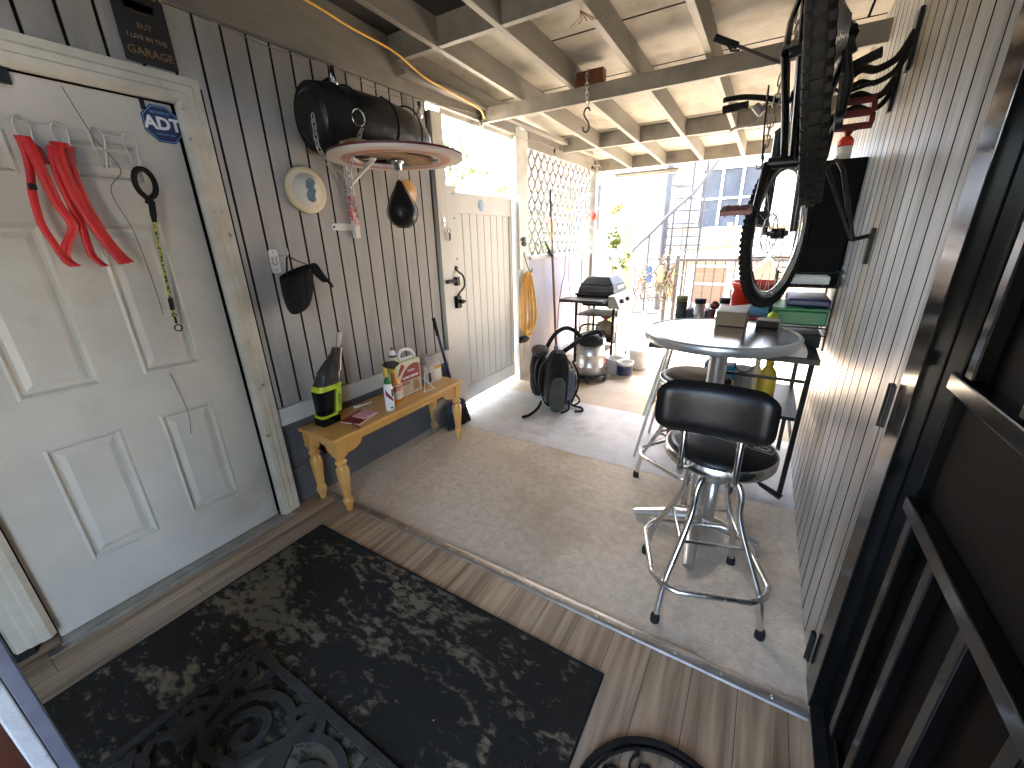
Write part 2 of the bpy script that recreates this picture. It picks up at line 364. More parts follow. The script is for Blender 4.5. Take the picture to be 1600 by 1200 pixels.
def text(s, size, m, parent, mtx, name='lettering', ext=.0006, bold=0.0, align='CENTER', label=None):
    cu = bpy.data.curves.new('t', 'FONT'); cu.body = s; cu.size = size; cu.extrude = ext; cu.offset = bold; cu.align_x = align; cu.align_y = 'CENTER'
    cu.resolution_u = 3
    to = bpy.data.objects.new('t', cu); C.objects.link(to)
    dg = bpy.context.evaluated_depsgraph_get(); me = bpy.data.meshes.new_from_object(to.evaluated_get(dg))
    bpy.data.objects.remove(to)
    me.name = name; me.transform(mtx)
    if parent is not None: me.transform(Matrix.Translation(-ROOTOFF[parent.name]))
    me.materials.clear(); me.materials.append(M[m])
    o = bpy.data.objects.new(name, me); C.objects.link(o)
    if parent is not None: o.parent = parent
    return o
def frame_at(o, xdir, ydir):       # text matrix: x along xdir, y along ydir
    x = Vector(xdir).normalized(); y = Vector(ydir); y = (y-x*y.dot(x)).normalized(); z = x.cross(y)
    m = Matrix((x, y, z)).transposed().to_4x4(); m.translation = Vector(o); return m
def spline(pts, n=6):               # catmull-rom
    P = [Vector(p) for p in pts]; out = []
    for i in range(len(P)-1):
        p0 = P[max(i-1,0)]; p1 = P[i]; p2 = P[i+1]; p3 = P[min(i+2,len(P)-1)]
        for k in range(n):
            t = k/n; out.append(.5*((2*p1)+(p2-p0)*t+(2*p0-5*p1+4*p2-p3)*t*t+(3*p1-p0-3*p2+p3)*t**3))
    out.append(P[-1]); return out
def circ(c, r, u, v, n=16):
    c = Vector(c); u = Vector(u); v = Vector(v)
    return [c+u*math.cos(2*math.pi*i/n)*r+v*math.sin(2*math.pi*i/n)*r for i in range(n)]
def roundrect(w_, h_, r, n=5):
    out = []
    for cx, cy_, a0 in ((w_/2-r, h_/2-r, 0), (-w_/2+r, h_/2-r, 90), (-w_/2+r, -h_/2+r, 180), (w_/2-r, -h_/2+r, 270)):
        for i in range(n+1):
            a = math.radians(a0+90*i/n); out.append((cx+r*math.cos(a), cy_+r*math.sin(a)))
    return out
def chain(mb, pts, ll=.034, r=.0028, wd=.009):
    pts = [Vector(p) for p in pts]; seg = []; tot = 0
    L = [0]
    for i in range(1, len(pts)): tot += (pts[i]-pts[i-1]).length; L.append(tot)
    def at(s_):
        for i in range(1, len(pts)):
            if s_ <= L[i]:
                t = (s_-L[i-1])/max(L[i]-L[i-1], 1e-6); return pts[i-1].lerp(pts[i], t)
        return pts[-1]
    step = ll*.78; k = int(tot/step)
    for i in range(k):
        a = at(i*step); b = at(i*step+ll); d = (b-a)
        if d.length < 1e-4: continue
        d.normalize(); u = Vector((1,0,0)) if abs(d.x) < .9 else Vector((0,1,0)); u = (u-d*u.dot(d)).normalized()
        if i % 2: u = d.cross(u)
        c = (a+b)/2; h = ll/2-wd*.8
        ring = [c+d*(h+wd*math.sin(t))+u*wd*math.cos(t) for t in [math.pi*q/4 for q in range(5)]]+[c+d*(-h-wd*math.sin(t))-u*wd*math.cos(t) for t in [math.pi*q/4 for q in range(5)]]
        mb.tube(ring, r, 5, closed=True)
    return mb
# ================================================================ SETTING
def sheet(name, m, x0, x1, y0, y1, z, n=1):
    b = MB(); b.quad((x0,y0,z),(x1,y0,z),(x1,y1,z),(x0,y1,z)); return struct(b.build(name, m, off=Vector((0,0,z))))
sheet('ground', 'ground', -60, 60, -6, 120, -.06)
b = MB(); b.box(-2.26, .46, -1.2, 1.235, -.1, .004); struct(b.build('landing_floor', 'laminate', off=Vector((0,0,0))))
b = MB(); b.box(-2.6, .6, 1.236, 2.445, -.1, 0); struct(b.build('concrete_floor', 'concrete', off=Vector((0,0,0))))
b = MB(); b.box(-3.2, .6, 2.452, 3.385, -.1, -.002); struct(b.build('concrete_slab', 'concrete_b', off=Vector((3,0,0))))
b = MB(); b.box(-3.2, 3.2, 3.392, 8.4, -.1, -.004); struct(b.build('patio_slab', 'concrete_c', off=Vector((0,0,0))))
# ---- left wall
lw = thing('panelled_wall', 'grey tongue and groove plank wall on the left of the covered patio', 'wall', (-2.3, 1.5, 0))
b = MB(); g = [1.102+.107*k for k in range(-22, 14)]
def board(y0, y1, z0, z1):
    if y1-y0 < .012: return
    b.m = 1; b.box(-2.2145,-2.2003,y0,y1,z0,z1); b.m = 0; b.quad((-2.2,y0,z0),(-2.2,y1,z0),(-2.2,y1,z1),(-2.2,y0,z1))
for i in range(len(g)-1):
    y0, y1 = g[i]+.0055, g[i+1]-.0055
    if y1 < -.09: board(y0, y1, .63, 2.40)
    elif y0 < 1.06:
        if y0 < -.1: y0 = -.1
        board(y0, y1, 2.128, 2.40)
        if y1 > 1.075: board(1.075, y1, .63, 2.128)
    else: board(y0, min(y1, 2.515), .63, 2.40)
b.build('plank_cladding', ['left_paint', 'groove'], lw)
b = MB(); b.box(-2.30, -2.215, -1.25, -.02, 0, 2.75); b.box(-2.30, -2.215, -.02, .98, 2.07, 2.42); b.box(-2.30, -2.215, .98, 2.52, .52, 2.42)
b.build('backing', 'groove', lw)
b = MB(); b.box(-2.30, -2.222, 1.0, 2.60, -.05, .52); b.box(-2.222, -2.214, 1.0, 2.60, -.05, .235); b.box(-2.222, -2.214, 1.0, 1.52, .242, .518); b.box(-2.222, -2.214, 1.528, 2.1, .242, .518); b.box(-2.222, -2.214, 2.108, 2.6, .242, .518)
b.build('foundation', 'masonry', lw, bevel=.003)
b = MB(); b.box(-2.214, -2.185, 1.072, 2.515, .528, .628); b.build('skirting_board', 'trim_white', lw, bevel=.003)

# ---- entry door (left) six panels
ed = thing('entry_door', 'white six panel entry door in a chipped cream frame on the left wall', 'door', (-2.2, .48, 0))
DX = -2.215
def panel_door():
    b = MB(); ys = [.05, .215, .445, .575, .79, .945]; zs = [.012, .26, .785, .98, 1.585, 1.735, 1.875, 2.045]
    for i in range(5):
        for j in range(7):
            y0, y1, z0, z1 = ys[i], ys[i+1], zs[j], zs[j+1]
            if i in (1, 3) and j in (1, 3, 5):
                rings = [(0, 0), (.010, .006), (.020, -.010), (.030, -.011), (.052, -.003), (.058, -.003)]
                pr = None
                for d, x in rings:
                    q = [(DX+x, y0+d, z0+d), (DX+x, y1-d, z0+d), (DX+x, y1-d, z1-d), (DX+x, y0+d, z1-d)]
                    if pr:
                        for k in range(4): b.quad(pr[k], pr[(k+1)%4], q[(k+1)%4], q[k])
                    pr = q
                b.quad(*pr)
            else: b.quad((DX,y0,z0),(DX,y1,z0),(DX,y1,z1),(DX,y0,z1))
    b.quad((DX,.05,.012),(DX-.04,.05,.012),(DX-.04,.945,.012),(DX,.945,.012))
    return b
panel_door().build('door_leaf', 'door_paint', ed)
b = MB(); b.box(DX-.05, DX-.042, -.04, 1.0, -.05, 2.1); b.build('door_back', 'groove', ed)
b = MB()      # moulded casing: profile extruded around
def casing(y0, y1, z0, z1, inner):
    b.box(-2.214, -2.185, y0, y1, z0, z1)
prof = [(0,.0),(.0,.020),(.018,.034),(.040,.034),(.046,.028),(.070,.028),(.078,.022),(.105,.022),(.112,.0)]
def casing_strip(fn0, fn1):
    k = len(prof); vs = [fn0(u, w_) for u, w_ in prof]+[fn1(u, w_) for u, w_ in prof]
    b._add(vs, [(i, i+1, i+1+k, i+k) for i in range(k-1)]+[tuple(range(k))[::-1], tuple(range(k, 2*k))])
X0 = -2.205
casing_strip(lambda u, w_: (X0+w_, .955+u, .004), lambda u, w_: (X0+w_, .955+u, 2.05+u))
casing_strip(lambda u, w_: (X0+w_, .045-u, .06), lambda u, w_: (X0+w_, .045-u, 2.05+u))
casing_strip(lambda u, w_: (X0+w_, .045-u, 2.05+u), lambda u, w_: (X0+w_, .955+u, 2.05+u))
b.build('door_frame', 'frame_paint', ed)
b = MB(); b.box(-2.21, -2.165, .04, .96, -.01, .011); b.box(-2.165, -2.13, .0, 1.0, -.01, .0075); b.build('threshold', 'galv', ed, bevel=.002)
b = MB(); b.box(-2.211, -2.2, .455, .5, 2.005, 2.05); b.box(-2.213, -2.207, .84, .855, 2.01, 2.045); b.build('latch_plate', 'black_metal', ed)
# security sticker
st = thing('security_sticker', 'blue octagonal home alarm sticker on the top corner of the white door', 'sticker', (-2.212, .9, 1.9))
oc = [(.0725*math.cos(math.radians(22.5+45*k)), .0725*math.sin(math.radians(22.5+45*k))) for k in range(8)]
b = MB(); b.prism(oc, .0015, lambda u, v, w_: (-2.2135+w_, .9+u, 1.968+v)); b.build('backing', 'navy', st)
b = MB()
for s0, s1 in ((.90, .95),):
    for k in range(8):
        a, c = oc[k], oc[(k+1)%8]
        b.quad((-2.2115, .9+a[0]*s0, 1.968+a[1]*s0), (-2.2115, .9+a[0]*s1, 1.968+a[1]*s1), (-2.2115, .9+c[0]*s1, 1.968+c[1]*s1), (-2.2115, .9+c[0]*s0, 1.968+c[1]*s0))
b.build('border', 'light_blue', st)
text('ADT', .062, 'white_bright', st, frame_at((-2.2112, .9, 1.968), (0,1,0), (0,0,1)), bold=.0022)
text('SECURED BY', .012, 'light_blue', st, frame_at((-2.2112, .9, 2.008), (0,1,0), (0,0,1)), 'caption')
text('1-800-ADT-ASAP', .009, 'light_blue', st, frame_at((-2.2112, .9, 1.93), (0,1,0), (0,0,1)), 'caption')
# garage sign
sg = thing('garage_sign', 'dark vertical sign with yellow and red lettering above the white door', 'sign', (-2.19, .92, 2.165))
b = MB(); b.box(-2.2, -2.19, .832, 1.0, 2.168, 2.52); b.build('board', 'ink', sg, bevel=.003)
for s, z, sz, m_ in (('BORN', 2.455, .05, 'cream'), ('HOGGIN', 2.405, .042, 'yellow'), ('BUT', 2.29, .026, 'tan'), ('I LIVE IN THE', 2.252, .022, 'cream'), ('GARAGE', 2.205, .038, 'tan')):
    text(s, sz, {'yellow':'bench_wood','cream':'cardboard','tan':'brown_pole'}[m_], sg, frame_at((-2.1895, .917, z), (0,1,0), (0,0,1)))
b = MB(); b.box(-2.190, -2.1885, .85, .98, 2.33, 2.365); b.box(-2.190, -2.1885, .87, .96, 2.34, 2.375); b.build('emblem', 'iron', sg)
# ---- gate bay
bay = thing('gate_frame', 'cream painted timber posts and header framing the side gate', 'frame', (-2.2, 3.2, 0))
b = MB(); b.box(-2.26, -2.19, 2.52, 2.655, -.01, 2.36); b.box(-2.19, -2.178, 2.525, 2.648, .62, 2.36); b.build('post', 'vinyl', bay, bevel=.004)
b = MB(); b.box(-2.27, -2.17, 3.685, 3.76, -.01, 2.52); b.box(-2.27, -2.182, 3.765, 3.80, -.01, 2.47); b.box(-2.27, -2.19, 3.805, 3.85, -.01, 2.47); b.box(-2.27, -2.196, 3.855, 3.96, -.01, 2.47); b.build('post', 'trim_white', bay, bevel=.004)
b = MB(); b.box(-2.19, -2.15, 3.69, 3.75, 1.2, 1.9); b.build('hinge_board', 'vinyl', bay, bevel=.003)
b = MB(); b.box(-2.27, -2.205, 2.66, 3.68, 2.365, 2.5); b.box(-2.205, -2.19, 2.66, 3.68, 2.4, 2.5); b.build('header', 'trim_white', bay, bevel=.003)
gt = thing('vinyl_gate', 'cream vinyl privacy gate with a black pull handle and round blue sticker', 'gate', (-2.2, 3.2, .05))
gy0, gy1 = 2.72, 3.66
b = MB(); b.box(-2.255, -2.215, gy0, gy1, 1.70, 1.86); b.box(-2.255, -2.215, gy0, gy1, .06, .2)
b.box(-2.255, -2.215, gy0, gy0+.05, .2, 1.70); b.box(-2.255, -2.215, gy1-.05, gy1, .2, 1.70); b.build('gate_frame', 'vinyl', gt, bevel=.004)
b = MB(); nb = 8; pw = (gy1-gy0-.1)/nb
for k in range(nb):
    y0 = gy0+.05+pw*k; y1 = y0+pw; e = .005
    b.hexa([(-2.245,y0,.2),(-2.245,y1,.2),(-2.228,y1-e,.2),(-2.228,y0+e,.2)][::-1], [(-2.245,y0,1.7),(-2.245,y1,1.7),(-2.228,y1-e,1.7),(-2.228,y0+e,1.7)][::-1])
b.box(-2.25, -2.236, gy0+.04, gy1-.04, .19, 1.71)
b.build('board_panel', 'vinyl', gt)
b = MB(); b.box(-2.213, -2.200, 2.665, 2.785, .58, 1.90); b.box(-2.212, -2.202, 2.665, 2.785, .06, .5795); b.build('strap_plate', 'vinyl', gt, bevel=.003)
for z in (1.84, 1.66, 1.35, 1.28, .95): b = MB(); b.lathe([(.0,.0),(.006,.0),(.005,.004),(0,.005)], (-2.2, 2.74, z), 8, 'x'); b.build('screw', 'iron', gt)
b = MB(); b.tube(spline([(-2.2,2.72,1.27),(-2.185,2.725,1.25),(-2.14,2.735,1.21),(-2.14,2.74,1.13),(-2.185,2.735,1.08),(-2.2,2.73,1.06)], 5), .008, 8)
b.lathe([(0,0),(.022,0),(.02,.004),(.01,.006),(0,.006)], (-2.2, 2.72, 1.275), 12, 'x'); b.lathe([(0,0),(.018,0),(.016,.004),(0,.006)], (-2.2, 2.73, 1.055), 12, 'x'); b.build('pull_handle', 'black_metal', gt)
b = MB(); b.box(-2.178, -2.165, 2.55, 2.66, 1.165, 1.195); b.box(-2.19, -2.15, 2.665, 2.70, 1.14, 1.21); b.cyl((-2.158, 2.56, 1.18), (-2.158, 2.7, 1.18), .008, 8); b.build('bolt_latch', 'black_metal', gt, bevel=.002)
b = MB(); b.box(-2.2, -2.155, 2.655, 2.715, .955, 1.055); b.cyl((-2.155, 2.69, 1.01), (-2.12, 2.69, 1.01), .018, 10); b.box(-2.13, -2.115, 2.67, 2.72, 1.0, 1.02); b.build('lock_box', 'black_plastic', gt, bevel=.004)
b = MB(); b.lathe([(0,0),(.045,0),(.045,.001),(0,.001)], (-2.2148, 3.14, 1.775), 24, 'x'); b.m = 1; b.lathe([(.030,.0012),(.036,.0012)], (-2.2148, 3.14, 1.775), 24, 'x'); b.box(-2.2137, -2.2134, 3.135, 3.145, 1.755, 1.795); b.build('round_sticker', ['light_blue', 'white'], gt)
b = MB(); b.box(-2.17, -2.150, 3.70, 3.77, 1.47, 1.50); b.box(-2.168, -2.148, 3.72, 3.83, 1.43, 1.46); b.cyl((-2.15,3.77,1.42),(-2.15,3.77,1.51),.012,8); b.box(-2.16, -2.14, 3.75, 3.80, 1.42, 1.51); b.build('hinge', 'black_metal', gt, bevel=.002)
# keys on the post
ky = thing('key_hook', 'small ring of keys hanging from a hook on the gate post', 'keys', (-2.178, 2.6, 1.5))
b = MB(); b.box(-2.178, -2.175, 2.575, 2.60, 1.6, 1.66); b.tube(spline([(-2.175,2.59,1.63),(-2.155,2.59,1.60),(-2.15,2.6,1.58),(-2.165,2.61,1.59)],4), .0025, 6); b.build('hook', 'wire', ky)
b = MB(); b.tube(circ((-2.155,2.61,1.565),.018,(0,1,0),(0,0,1),14), .0018, 5, closed=True); b.box(-2.157,-2.154,2.605,2.617,1.49,1.548); b.box(-2.16,-2.157,2.618,2.63,1.50,1.55); b.build('keys', 'iron', ky)
# ---- lattice bay
lt = thing('lattice_screen', 'white diamond lattice screen above a pale plywood half wall', 'lattice', (-2.2, 4.85, 0))
b = MB()
ly0, ly1, lz0, lz1 = 3.965, 5.76, 1.32, 2.34
def clip(ya, za, dy, dz):
    ts = []
    t0, t1 = -1e9, 1e9
    for p, d, lo, hi in ((ya, dy, ly0, ly1), (za, dz, lz0, lz1)):
        a, c = (lo-p)/d, (hi-p)/d
        if a > c: a, c = c, a
        t0 = max(t0, a); t1 = min(t1, c)
    return (t0, t1) if t1-t0 > .03 else None
sp = .145
for sgn, x in ((1, -2.235), (-1, -2.243)):
    for k in range(-14, 28):
        ya = ly0+k*sp
        r = clip(ya, lz0, .70*sgn, 1.0)
        if r: b.bar((x, ya+r[0]*.70*sgn, lz0+r[0]), (x, ya+r[1]*.70*sgn, lz0+r[1]),   .0075, .040, up=(0,1,0))
b.build('lattice', 'joist_paint', lt)
b = MB(); b.box(-2.26, -2.17, 3.965, 5.78, 1.28, 1.318); b.build('sill', 'trim_white', lt, bevel=.004)
b = MB(); b.box(-2.25, -2.215, 3.965, 5.5, .0, 1.28); b.build('plywood_panel', 'lavender_board', lt)
b = MB(); b.box(-2.255, -2.2, 5.5, 5.78, .0, 1.28); b.box(-2.215, -2.19, 3.965, 5.5, 0, .09); b.build('stud', 'joist_paint', lt, bevel=.003)
b = MB(); b.box(-2.26, -2.2, 3.965, 5.78, 2.342, 2.5); b.box(-2.2, -2.19, 3.965, 5.78, 2.42, 2.5); b.build('top_board', 'joist_paint', lt, bevel=.003)
cp = MB(); cp.box(-2.27, -2.16, 5.785, 5.90, -.03, 2.46); tag(cp.build('corner_post', 'joist_paint', bevel=.005), 'weathered grey square post at the far left corner of the patio roof', 'post')
# ---- roof
rf = thing('patio_roof', 'cream painted timber patio roof with exposed rafters', 'roof', (-.9, 3, 2.4))
def rz(y): return 2.331-.0511*(y-6)
def sloped(b, x0, x1, y0, y1, d0, d1):
    b.hexa([(x0,y0,rz(y0)+d0),(x1,y0,rz(y0)+d0),(x1,y1,rz(y1)+d0),(x0,y1,rz(y1)+d0)], [(x0,y0,rz(y0)+d1),(x1,y0,rz(y0)+d1),(x1,y1,rz(y1)+d1),(x0,y1,rz(y1)+d1)])
for x in (-1.79, -1.365, -.925, -.485, -.05):
    b = MB(); dx = .019*3
    y0, y1 = -1.2, 5.90
    sl = lambda y: x+.0195*(y-3)
    b.hexa([(sl(y0)-.019,y0,rz(y0)),(sl(y0)+.019,y0,rz(y0)),(sl(y1)+.019,y1,rz(y1)),(sl(y1)-.019,y1,rz(y1))],
           [(sl(y0)-.019,y0,rz(y0)+.14),(sl(y0)+.019,y0,rz(y0)+.14),(sl(y1)+.019,y1,rz(y1)+.14),(sl(y1)-.019,y1,rz(y1)+.14)])
    b.build('rafter', 'joist_paint', rf, bevel=.003)
xs = [-2.17, -1.79, -1.365, -.925, -.485, -.05, .35]
for yb, zoff in ((2.18, .002), (4.73, .002)):
    for i in range(6):
        x0 = xs[i]+(.021+.0195*(yb-3) if i else 0); x1 = xs[i+1]+(-.021+.0195*(yb-3) if i < 5 else 0)
        b = MB(); b.box(x0, x1, yb, yb+.04, rz(yb)+zoff, rz(yb)+.138); b.build('blocking', 'joist_paint', rf, bevel=.002)
b = MB(); sloped(b, -2.74, .5, 2.2, 6.05, .142, .165); b.build('roof_deck', 'deck_ply', rf)
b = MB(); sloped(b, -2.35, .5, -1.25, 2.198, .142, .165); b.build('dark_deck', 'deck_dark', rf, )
b = MB()
for y in (3.42, 4.64, 5.4): sloped(b, -2.16, .35, y, y+.006, .139, .1425)
for y in (2.75,): sloped(b, -1.35, .35, y, y+.01, .139, .1425)
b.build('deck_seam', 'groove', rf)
b = MB(); b.box(-2.20, .36, 5.905, 5.945, 2.335, 2.5); b.build('fascia', 'joist_paint', rf, bevel=.003)
b = MB()
zz = lambda y: rz(y)+.1
b.hexa([(-2.2,-.7,2.402),(-2.168,-.7,2.402),(-2.168,5.78,2.402),(-2.2,5.78,2.402)], [(-2.2,-.7,zz(-.7)),(-2.168,-.7,zz(-.7)),(-2.168,5.78,zz(5.78)),(-2.2,5.78,zz(5.78))]) if False else None
b.box(-2.2, -2.170, -1.2, 3.68, 2.402, 2.56); b.hexa([(-2.3,-.7,2.56),(-2.172,-.7,2.56),(-2.172,2.2,2.56),(-2.3,2.2,2.56)], [(-2.3,-.7,rz(-.7)+.14),(-2.172,-.7,rz(-.7)+.14),(-2.172,2.2,rz(2.2)+.14),(-2.3,2.2,rz(2.2)+.14)]); b.hexa([(-2.27,2.201,2.502),(-2.175,2.201,2.502),(-2.175,3.68,2.502),(-2.27,3.68,2.502)], [(-2.27,2.201,rz(2.2)+.14),(-2.175,2.201,rz(2.2)+.14),(-2.175,3.68,rz(3.68)+.14),(-2.27,3.68,rz(3.68)+.14)])
b.build('wall_plate', 'joist_paint', rf, bevel=.003)
b = MB(); b.box(-2.168, -2.10, 2.225, 5.5, 2.47, 2.50); b.build('ledger', 'joist_paint', rf, bevel=.003)
b = MB(); b.box(-2.185, .35, 3.13, 3.165, 2.385, 2.486); b.build('cross_beam', 'joist_paint', rf, bevel=.003)
b = MB(); b.box(-2.19, -2.168, 2.62, 3.12, 2.40, 2.44) ; b.build('gusset', 'joist_paint', rf)
# back boards behind the camera keep the corner of the house closed on the left
# ---- right wall
rw = thing('plank_wall', 'weathered pale grey grooved plank wall on the right of the patio', 'wall', (.4, 3.6, 0))
b = MB(); y = 1.45; p = .125
while y < 6.0:
    y1 = min(y+p, 6.0); e = .0025; a, c = y+.006, y1-.006
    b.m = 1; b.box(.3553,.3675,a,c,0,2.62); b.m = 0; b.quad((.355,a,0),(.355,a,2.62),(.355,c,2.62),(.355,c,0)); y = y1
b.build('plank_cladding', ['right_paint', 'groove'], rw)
b = MB(); b.box(.368, .46, 1.38, 6.0, 0, 2.62); b.build('backing', 'groove', rw)
b = MB(); b.box(.3535, .367, 1.408, 1.444, .004, 2.62); b.box(.352, .367, 1.374, 1.400, .004, 2.62); b.build('corner_trim', 'right_paint', rw, bevel=.003)
# ---- security door
sdoor = thing('security_door', 'black steel security screen door with perforated panels at the right edge', 'door', (.4, .8, 0))
b = MB(); b.box(.348, .46, 1.262, 1.373, .004, 2.62); b.build('door_jamb', 'black_gloss', sdoor, bevel=.003)
b = MB(); b.box(.385, .41, 1.17, 1.255, .02, 2.15); b.box(.385, .41, -.25, .33, .02, 2.15) if False else None; b.box(.385, .41, -.35, 1.17, .02, .10); b.box(.385, .41, -.35, 1.17, 2.07, 2.15); b.build('door_frame', 'black_gloss', sdoor, bevel=.003)
b = MB(); b.quad((.405,-.35,.1),(.405,1.17,.1),(.405,1.17,2.07),(.405,-.35,2.07)); b.box(.406,.412,-.35,1.17,.1,2.07); b.build('perforated_screen', 'screen', sdoor)
b = MB(); b.box(.39,.46,-1.2,1.261,2.16,2.66); b.box(.39,.46,-1.2,-.36,.0,2.159);  b.build('wall_infill', 'right_paint', sdoor); b = MB(); b.box(.352,.46,-.35,1.2605,.0045,.0195); b.build('sill', 'blackpaint', sdoor)
for y0, y1, z0, z1 in ((1.09,1.125,1.208,2.07),(.87,.905,1.208,2.07),(.64,.675,1.208,2.07),(.42,.455,1.208,2.07),(1.11,1.145,.1,.86),(.955,.99,.1,.86),(.78,.815,.1,.86),(.6,.635,.1,.86),(.42,.455,.1,.86)):
    b = MB(); b.box(.375, .403, y0, y1, z0, z1); b.build('bar', 'black_gloss', sdoor, bevel=.003)
for z0, z1 in ((1.168, 1.206), (.862, .90)):
    b = MB(); b.box(.368, .403, -.35, 1.168, z0, z1); b.build('cross_rail', 'black_gloss', sdoor, bevel=.004)
b = MB(); b.tube(circ((.36,.56,.80),.028,(0,1,0),(0,0,1),18), .006, 8, closed=True); b.cyl((.36,.56,.80),(.40,.56,.80),.012,10); b.build('door_pull', 'brass' if 'brass' in M else 'steel', sdoor)
for z in (1.04, -.0+.13, 2.0):
    b = MB(); b.cyl((.338,1.392,z-.062),(.338,1.392,z+.062),.008,10); b.box(.338,.345,1.375,1.395,z-.06,z+.06); b.build('hinge', 'black_metal', sdoor)
# floor strip, landing shade
ts = thing('threshold_strip', 'long ribbed aluminium threshold strip screwed where laminate meets concrete', 'threshold', (-.9, 1.235, 0))
b = MB(); pr = [(0,.004),(.006,.009),(.02,.0125),(.034,.0135),(.05,.009),(.056,.0),(.0,.0)]
b.prism(pr, 2.53, lambda u, v, w_: (.345-w_, 1.205+u, v)); b.build('strip', 'galv', ts)
for k in range(16): b = MB(); b.lathe([(0,.0),(.007,.0),(.006,.0035),(0,.005)], (-2.08+k*.155, 1.226, .0122), 10); b.build('screw', 'wire', ts)
# photographer's doorway jamb at lower left
dj = thing('doorway_jamb', 'chipped white and blue grey doorway jamb at the lower left corner', 'jamb', (-1.0, -.08, 0))
b = MB(); b.box(-1.04, -1.0, -.054, -.034, .004, 2.2); b.build('edge_board', 'jamb_blue', dj, bevel=.002)
b = MB(); b.box(-1.035, -.998, -.078, -.0545, .004, 2.2); b.build('stop_board', 'jamb_white', dj, bevel=.003)
b = MB(); b.box(-1.04, -1.002, -.30, -.0785, .004, 2.2); b.build('side_panel', 'mahogany', dj, bevel=.002)

hw = thing('unseen_back_wall', 'unseen pale wall added behind the landing, its opening sized for the sky light', 'wall', (-1, -1.25, 0))  # added out of view to cut back light; the gap lets some sky in
b = MB(); b.box(-2.3, -.6, -1.3, -1.2, 0, 2.75); b.box(-.6, .39, -1.3, -1.2, 2.0, 2.75); b.build('wall_face', 'left_paint', hw)
# ================================================================ THINGS ON THE LANDING
rg = thing('area_rug', 'black distressed low pile rug with olive worn patches on the laminate', 'rug', (-1.08, .5, .004))
b = MB(); b.box(-1.90, -.272, -.5, 1.012, .004, .011); b.build('pile', 'rug', rg)
b = MB(); b.tube([(-1.90,-.5,.009),(-1.90,1.012,.009),(-.272,1.012,.009),(-.272,-.5,.009)], .0065, 6); b.build('bound_edge', 'black_fabric', rg)
# scroll mat on the rug (cast rubber scrollwork)
SK = [0]
def strip(b, pts, w_, z0, z1):
    SK[0] += 1; z1 = z1+.00012*(SK[0] % 40); z0 = z0-.00001*(SK[0] % 40)
    pts = [Vector((p[0], p[1], 0)) for p in pts]; k = len(pts); L = []; R_ = []
    for i in range(k):
        d = (pts[min(i+1,k-1)]-pts[max(i-1,0)]); d = d.normalized() if d.length else Vector((1,0,0)); n_ = Vector((-d.y, d.x, 0))*w_/2
        L.append(pts[i]+n_); R_.append(pts[i]-n_)
    vs = [Vector((p.x,p.y,z0)) for p in L]+[Vector((p.x,p.y,z0)) for p in R_]+[Vector((p.x,p.y,z1)) for p in L]+[Vector((p.x,p.y,z1)) for p in R_]
    fs = []
    for i in range(k-1): fs += [(2*k+i,2*k+i+1,3*k+i+1,3*k+i)[::-1], (i,i+1,2*k+i+1,2*k+i)[::-1], (k+i,k+i+1,3*k+i+1,3*k+i)]
    fs += [(0,k,3*k,2*k), (k-1,2*k-1,4*k-1,3*k-1)]
    b._add(vs, fs)
def spiral(cx, cy_, r0, r1, a0, turns, n=26):
    return [(cx+(r0+(r1-r0)*i/n)*math.cos(a0+turns*2*math.pi*i/n), cy_+(r0+(r1-r0)*i/n)*math.sin(a0+turns*2*math.pi*i/n)) for i in range(n+1)]
mt = thing('scroll_door_mat', 'dark grey rubber scrollwork door mat lying on the rug', 'door mat', (-1.1, .2, .011))
b = MB(); x0, x1, y0, y1 = -1.48, -.62, -.24, .425; Z0, Z1 = .0112, .021
strip(b, [(x0,y0),(x0,y1),(x1,y1),(x1,y0),(x0,y0)], .034, Z0, Z1); strip(b, [(x0+.004,y1-.002),(x0+.016,y1-.002)], .02, Z0, Z1)
cx, cy_ = (x0+x1)/2, (y0+y1)/2; Z1b = .0195; W_ = .026
def mir(pts):
    for sx in (1,-1):
        for sy in (1,-1): strip(b, [(cx+sx*p[0], cy_+sy*p[1]) for p in pts], W_, Z0, Z1b+(.0004 if sx*sy > 0 else 0))
hx, hy = (x1-x0)/2, (y1-y0)/2
mir([( hx-.30+.14*math.cos(a), hy-.17+.12*math.sin(a)) for a in [math.radians(t) for t in range(-60, 250, 10)]])
mir(spiral(hx-.29, hy-.17, .075, .015, 0, 1.1)); mir(spiral(hx-.085, hy-.085, .062, .012, math.radians(-120), 1.2)); mir(spiral(hx-.10, hy-.245, .07, .012, math.radians(90), -1.25))
mir([(hx-.02, hy-.02),(hx-.10,hy-.14),(hx-.13,hy-.24),(hx-.05,hy-.33)]); mir([(hx-.43, hy),(hx-.42,hy-.12),(hx-.36,hy-.22),(hx-.39,0)])
mir(spiral(hx-.40, hy-.06, .045, .01, math.radians(200), -1.2)); mir([(0,.08),(.10,.09),(.2,.06),(.30,.10),(.40,.05)]); mir(spiral(.10,.02,.07,.015,math.radians(60),1.1))
mir([(hx-.16,hy),(hx-.17,hy-.06),(hx-.14,hy-.10)])
b.build('scrollwork', 'mat_rubber' if 'mat_rubber' in M else 'iron_grey', mt, bevel=.003)
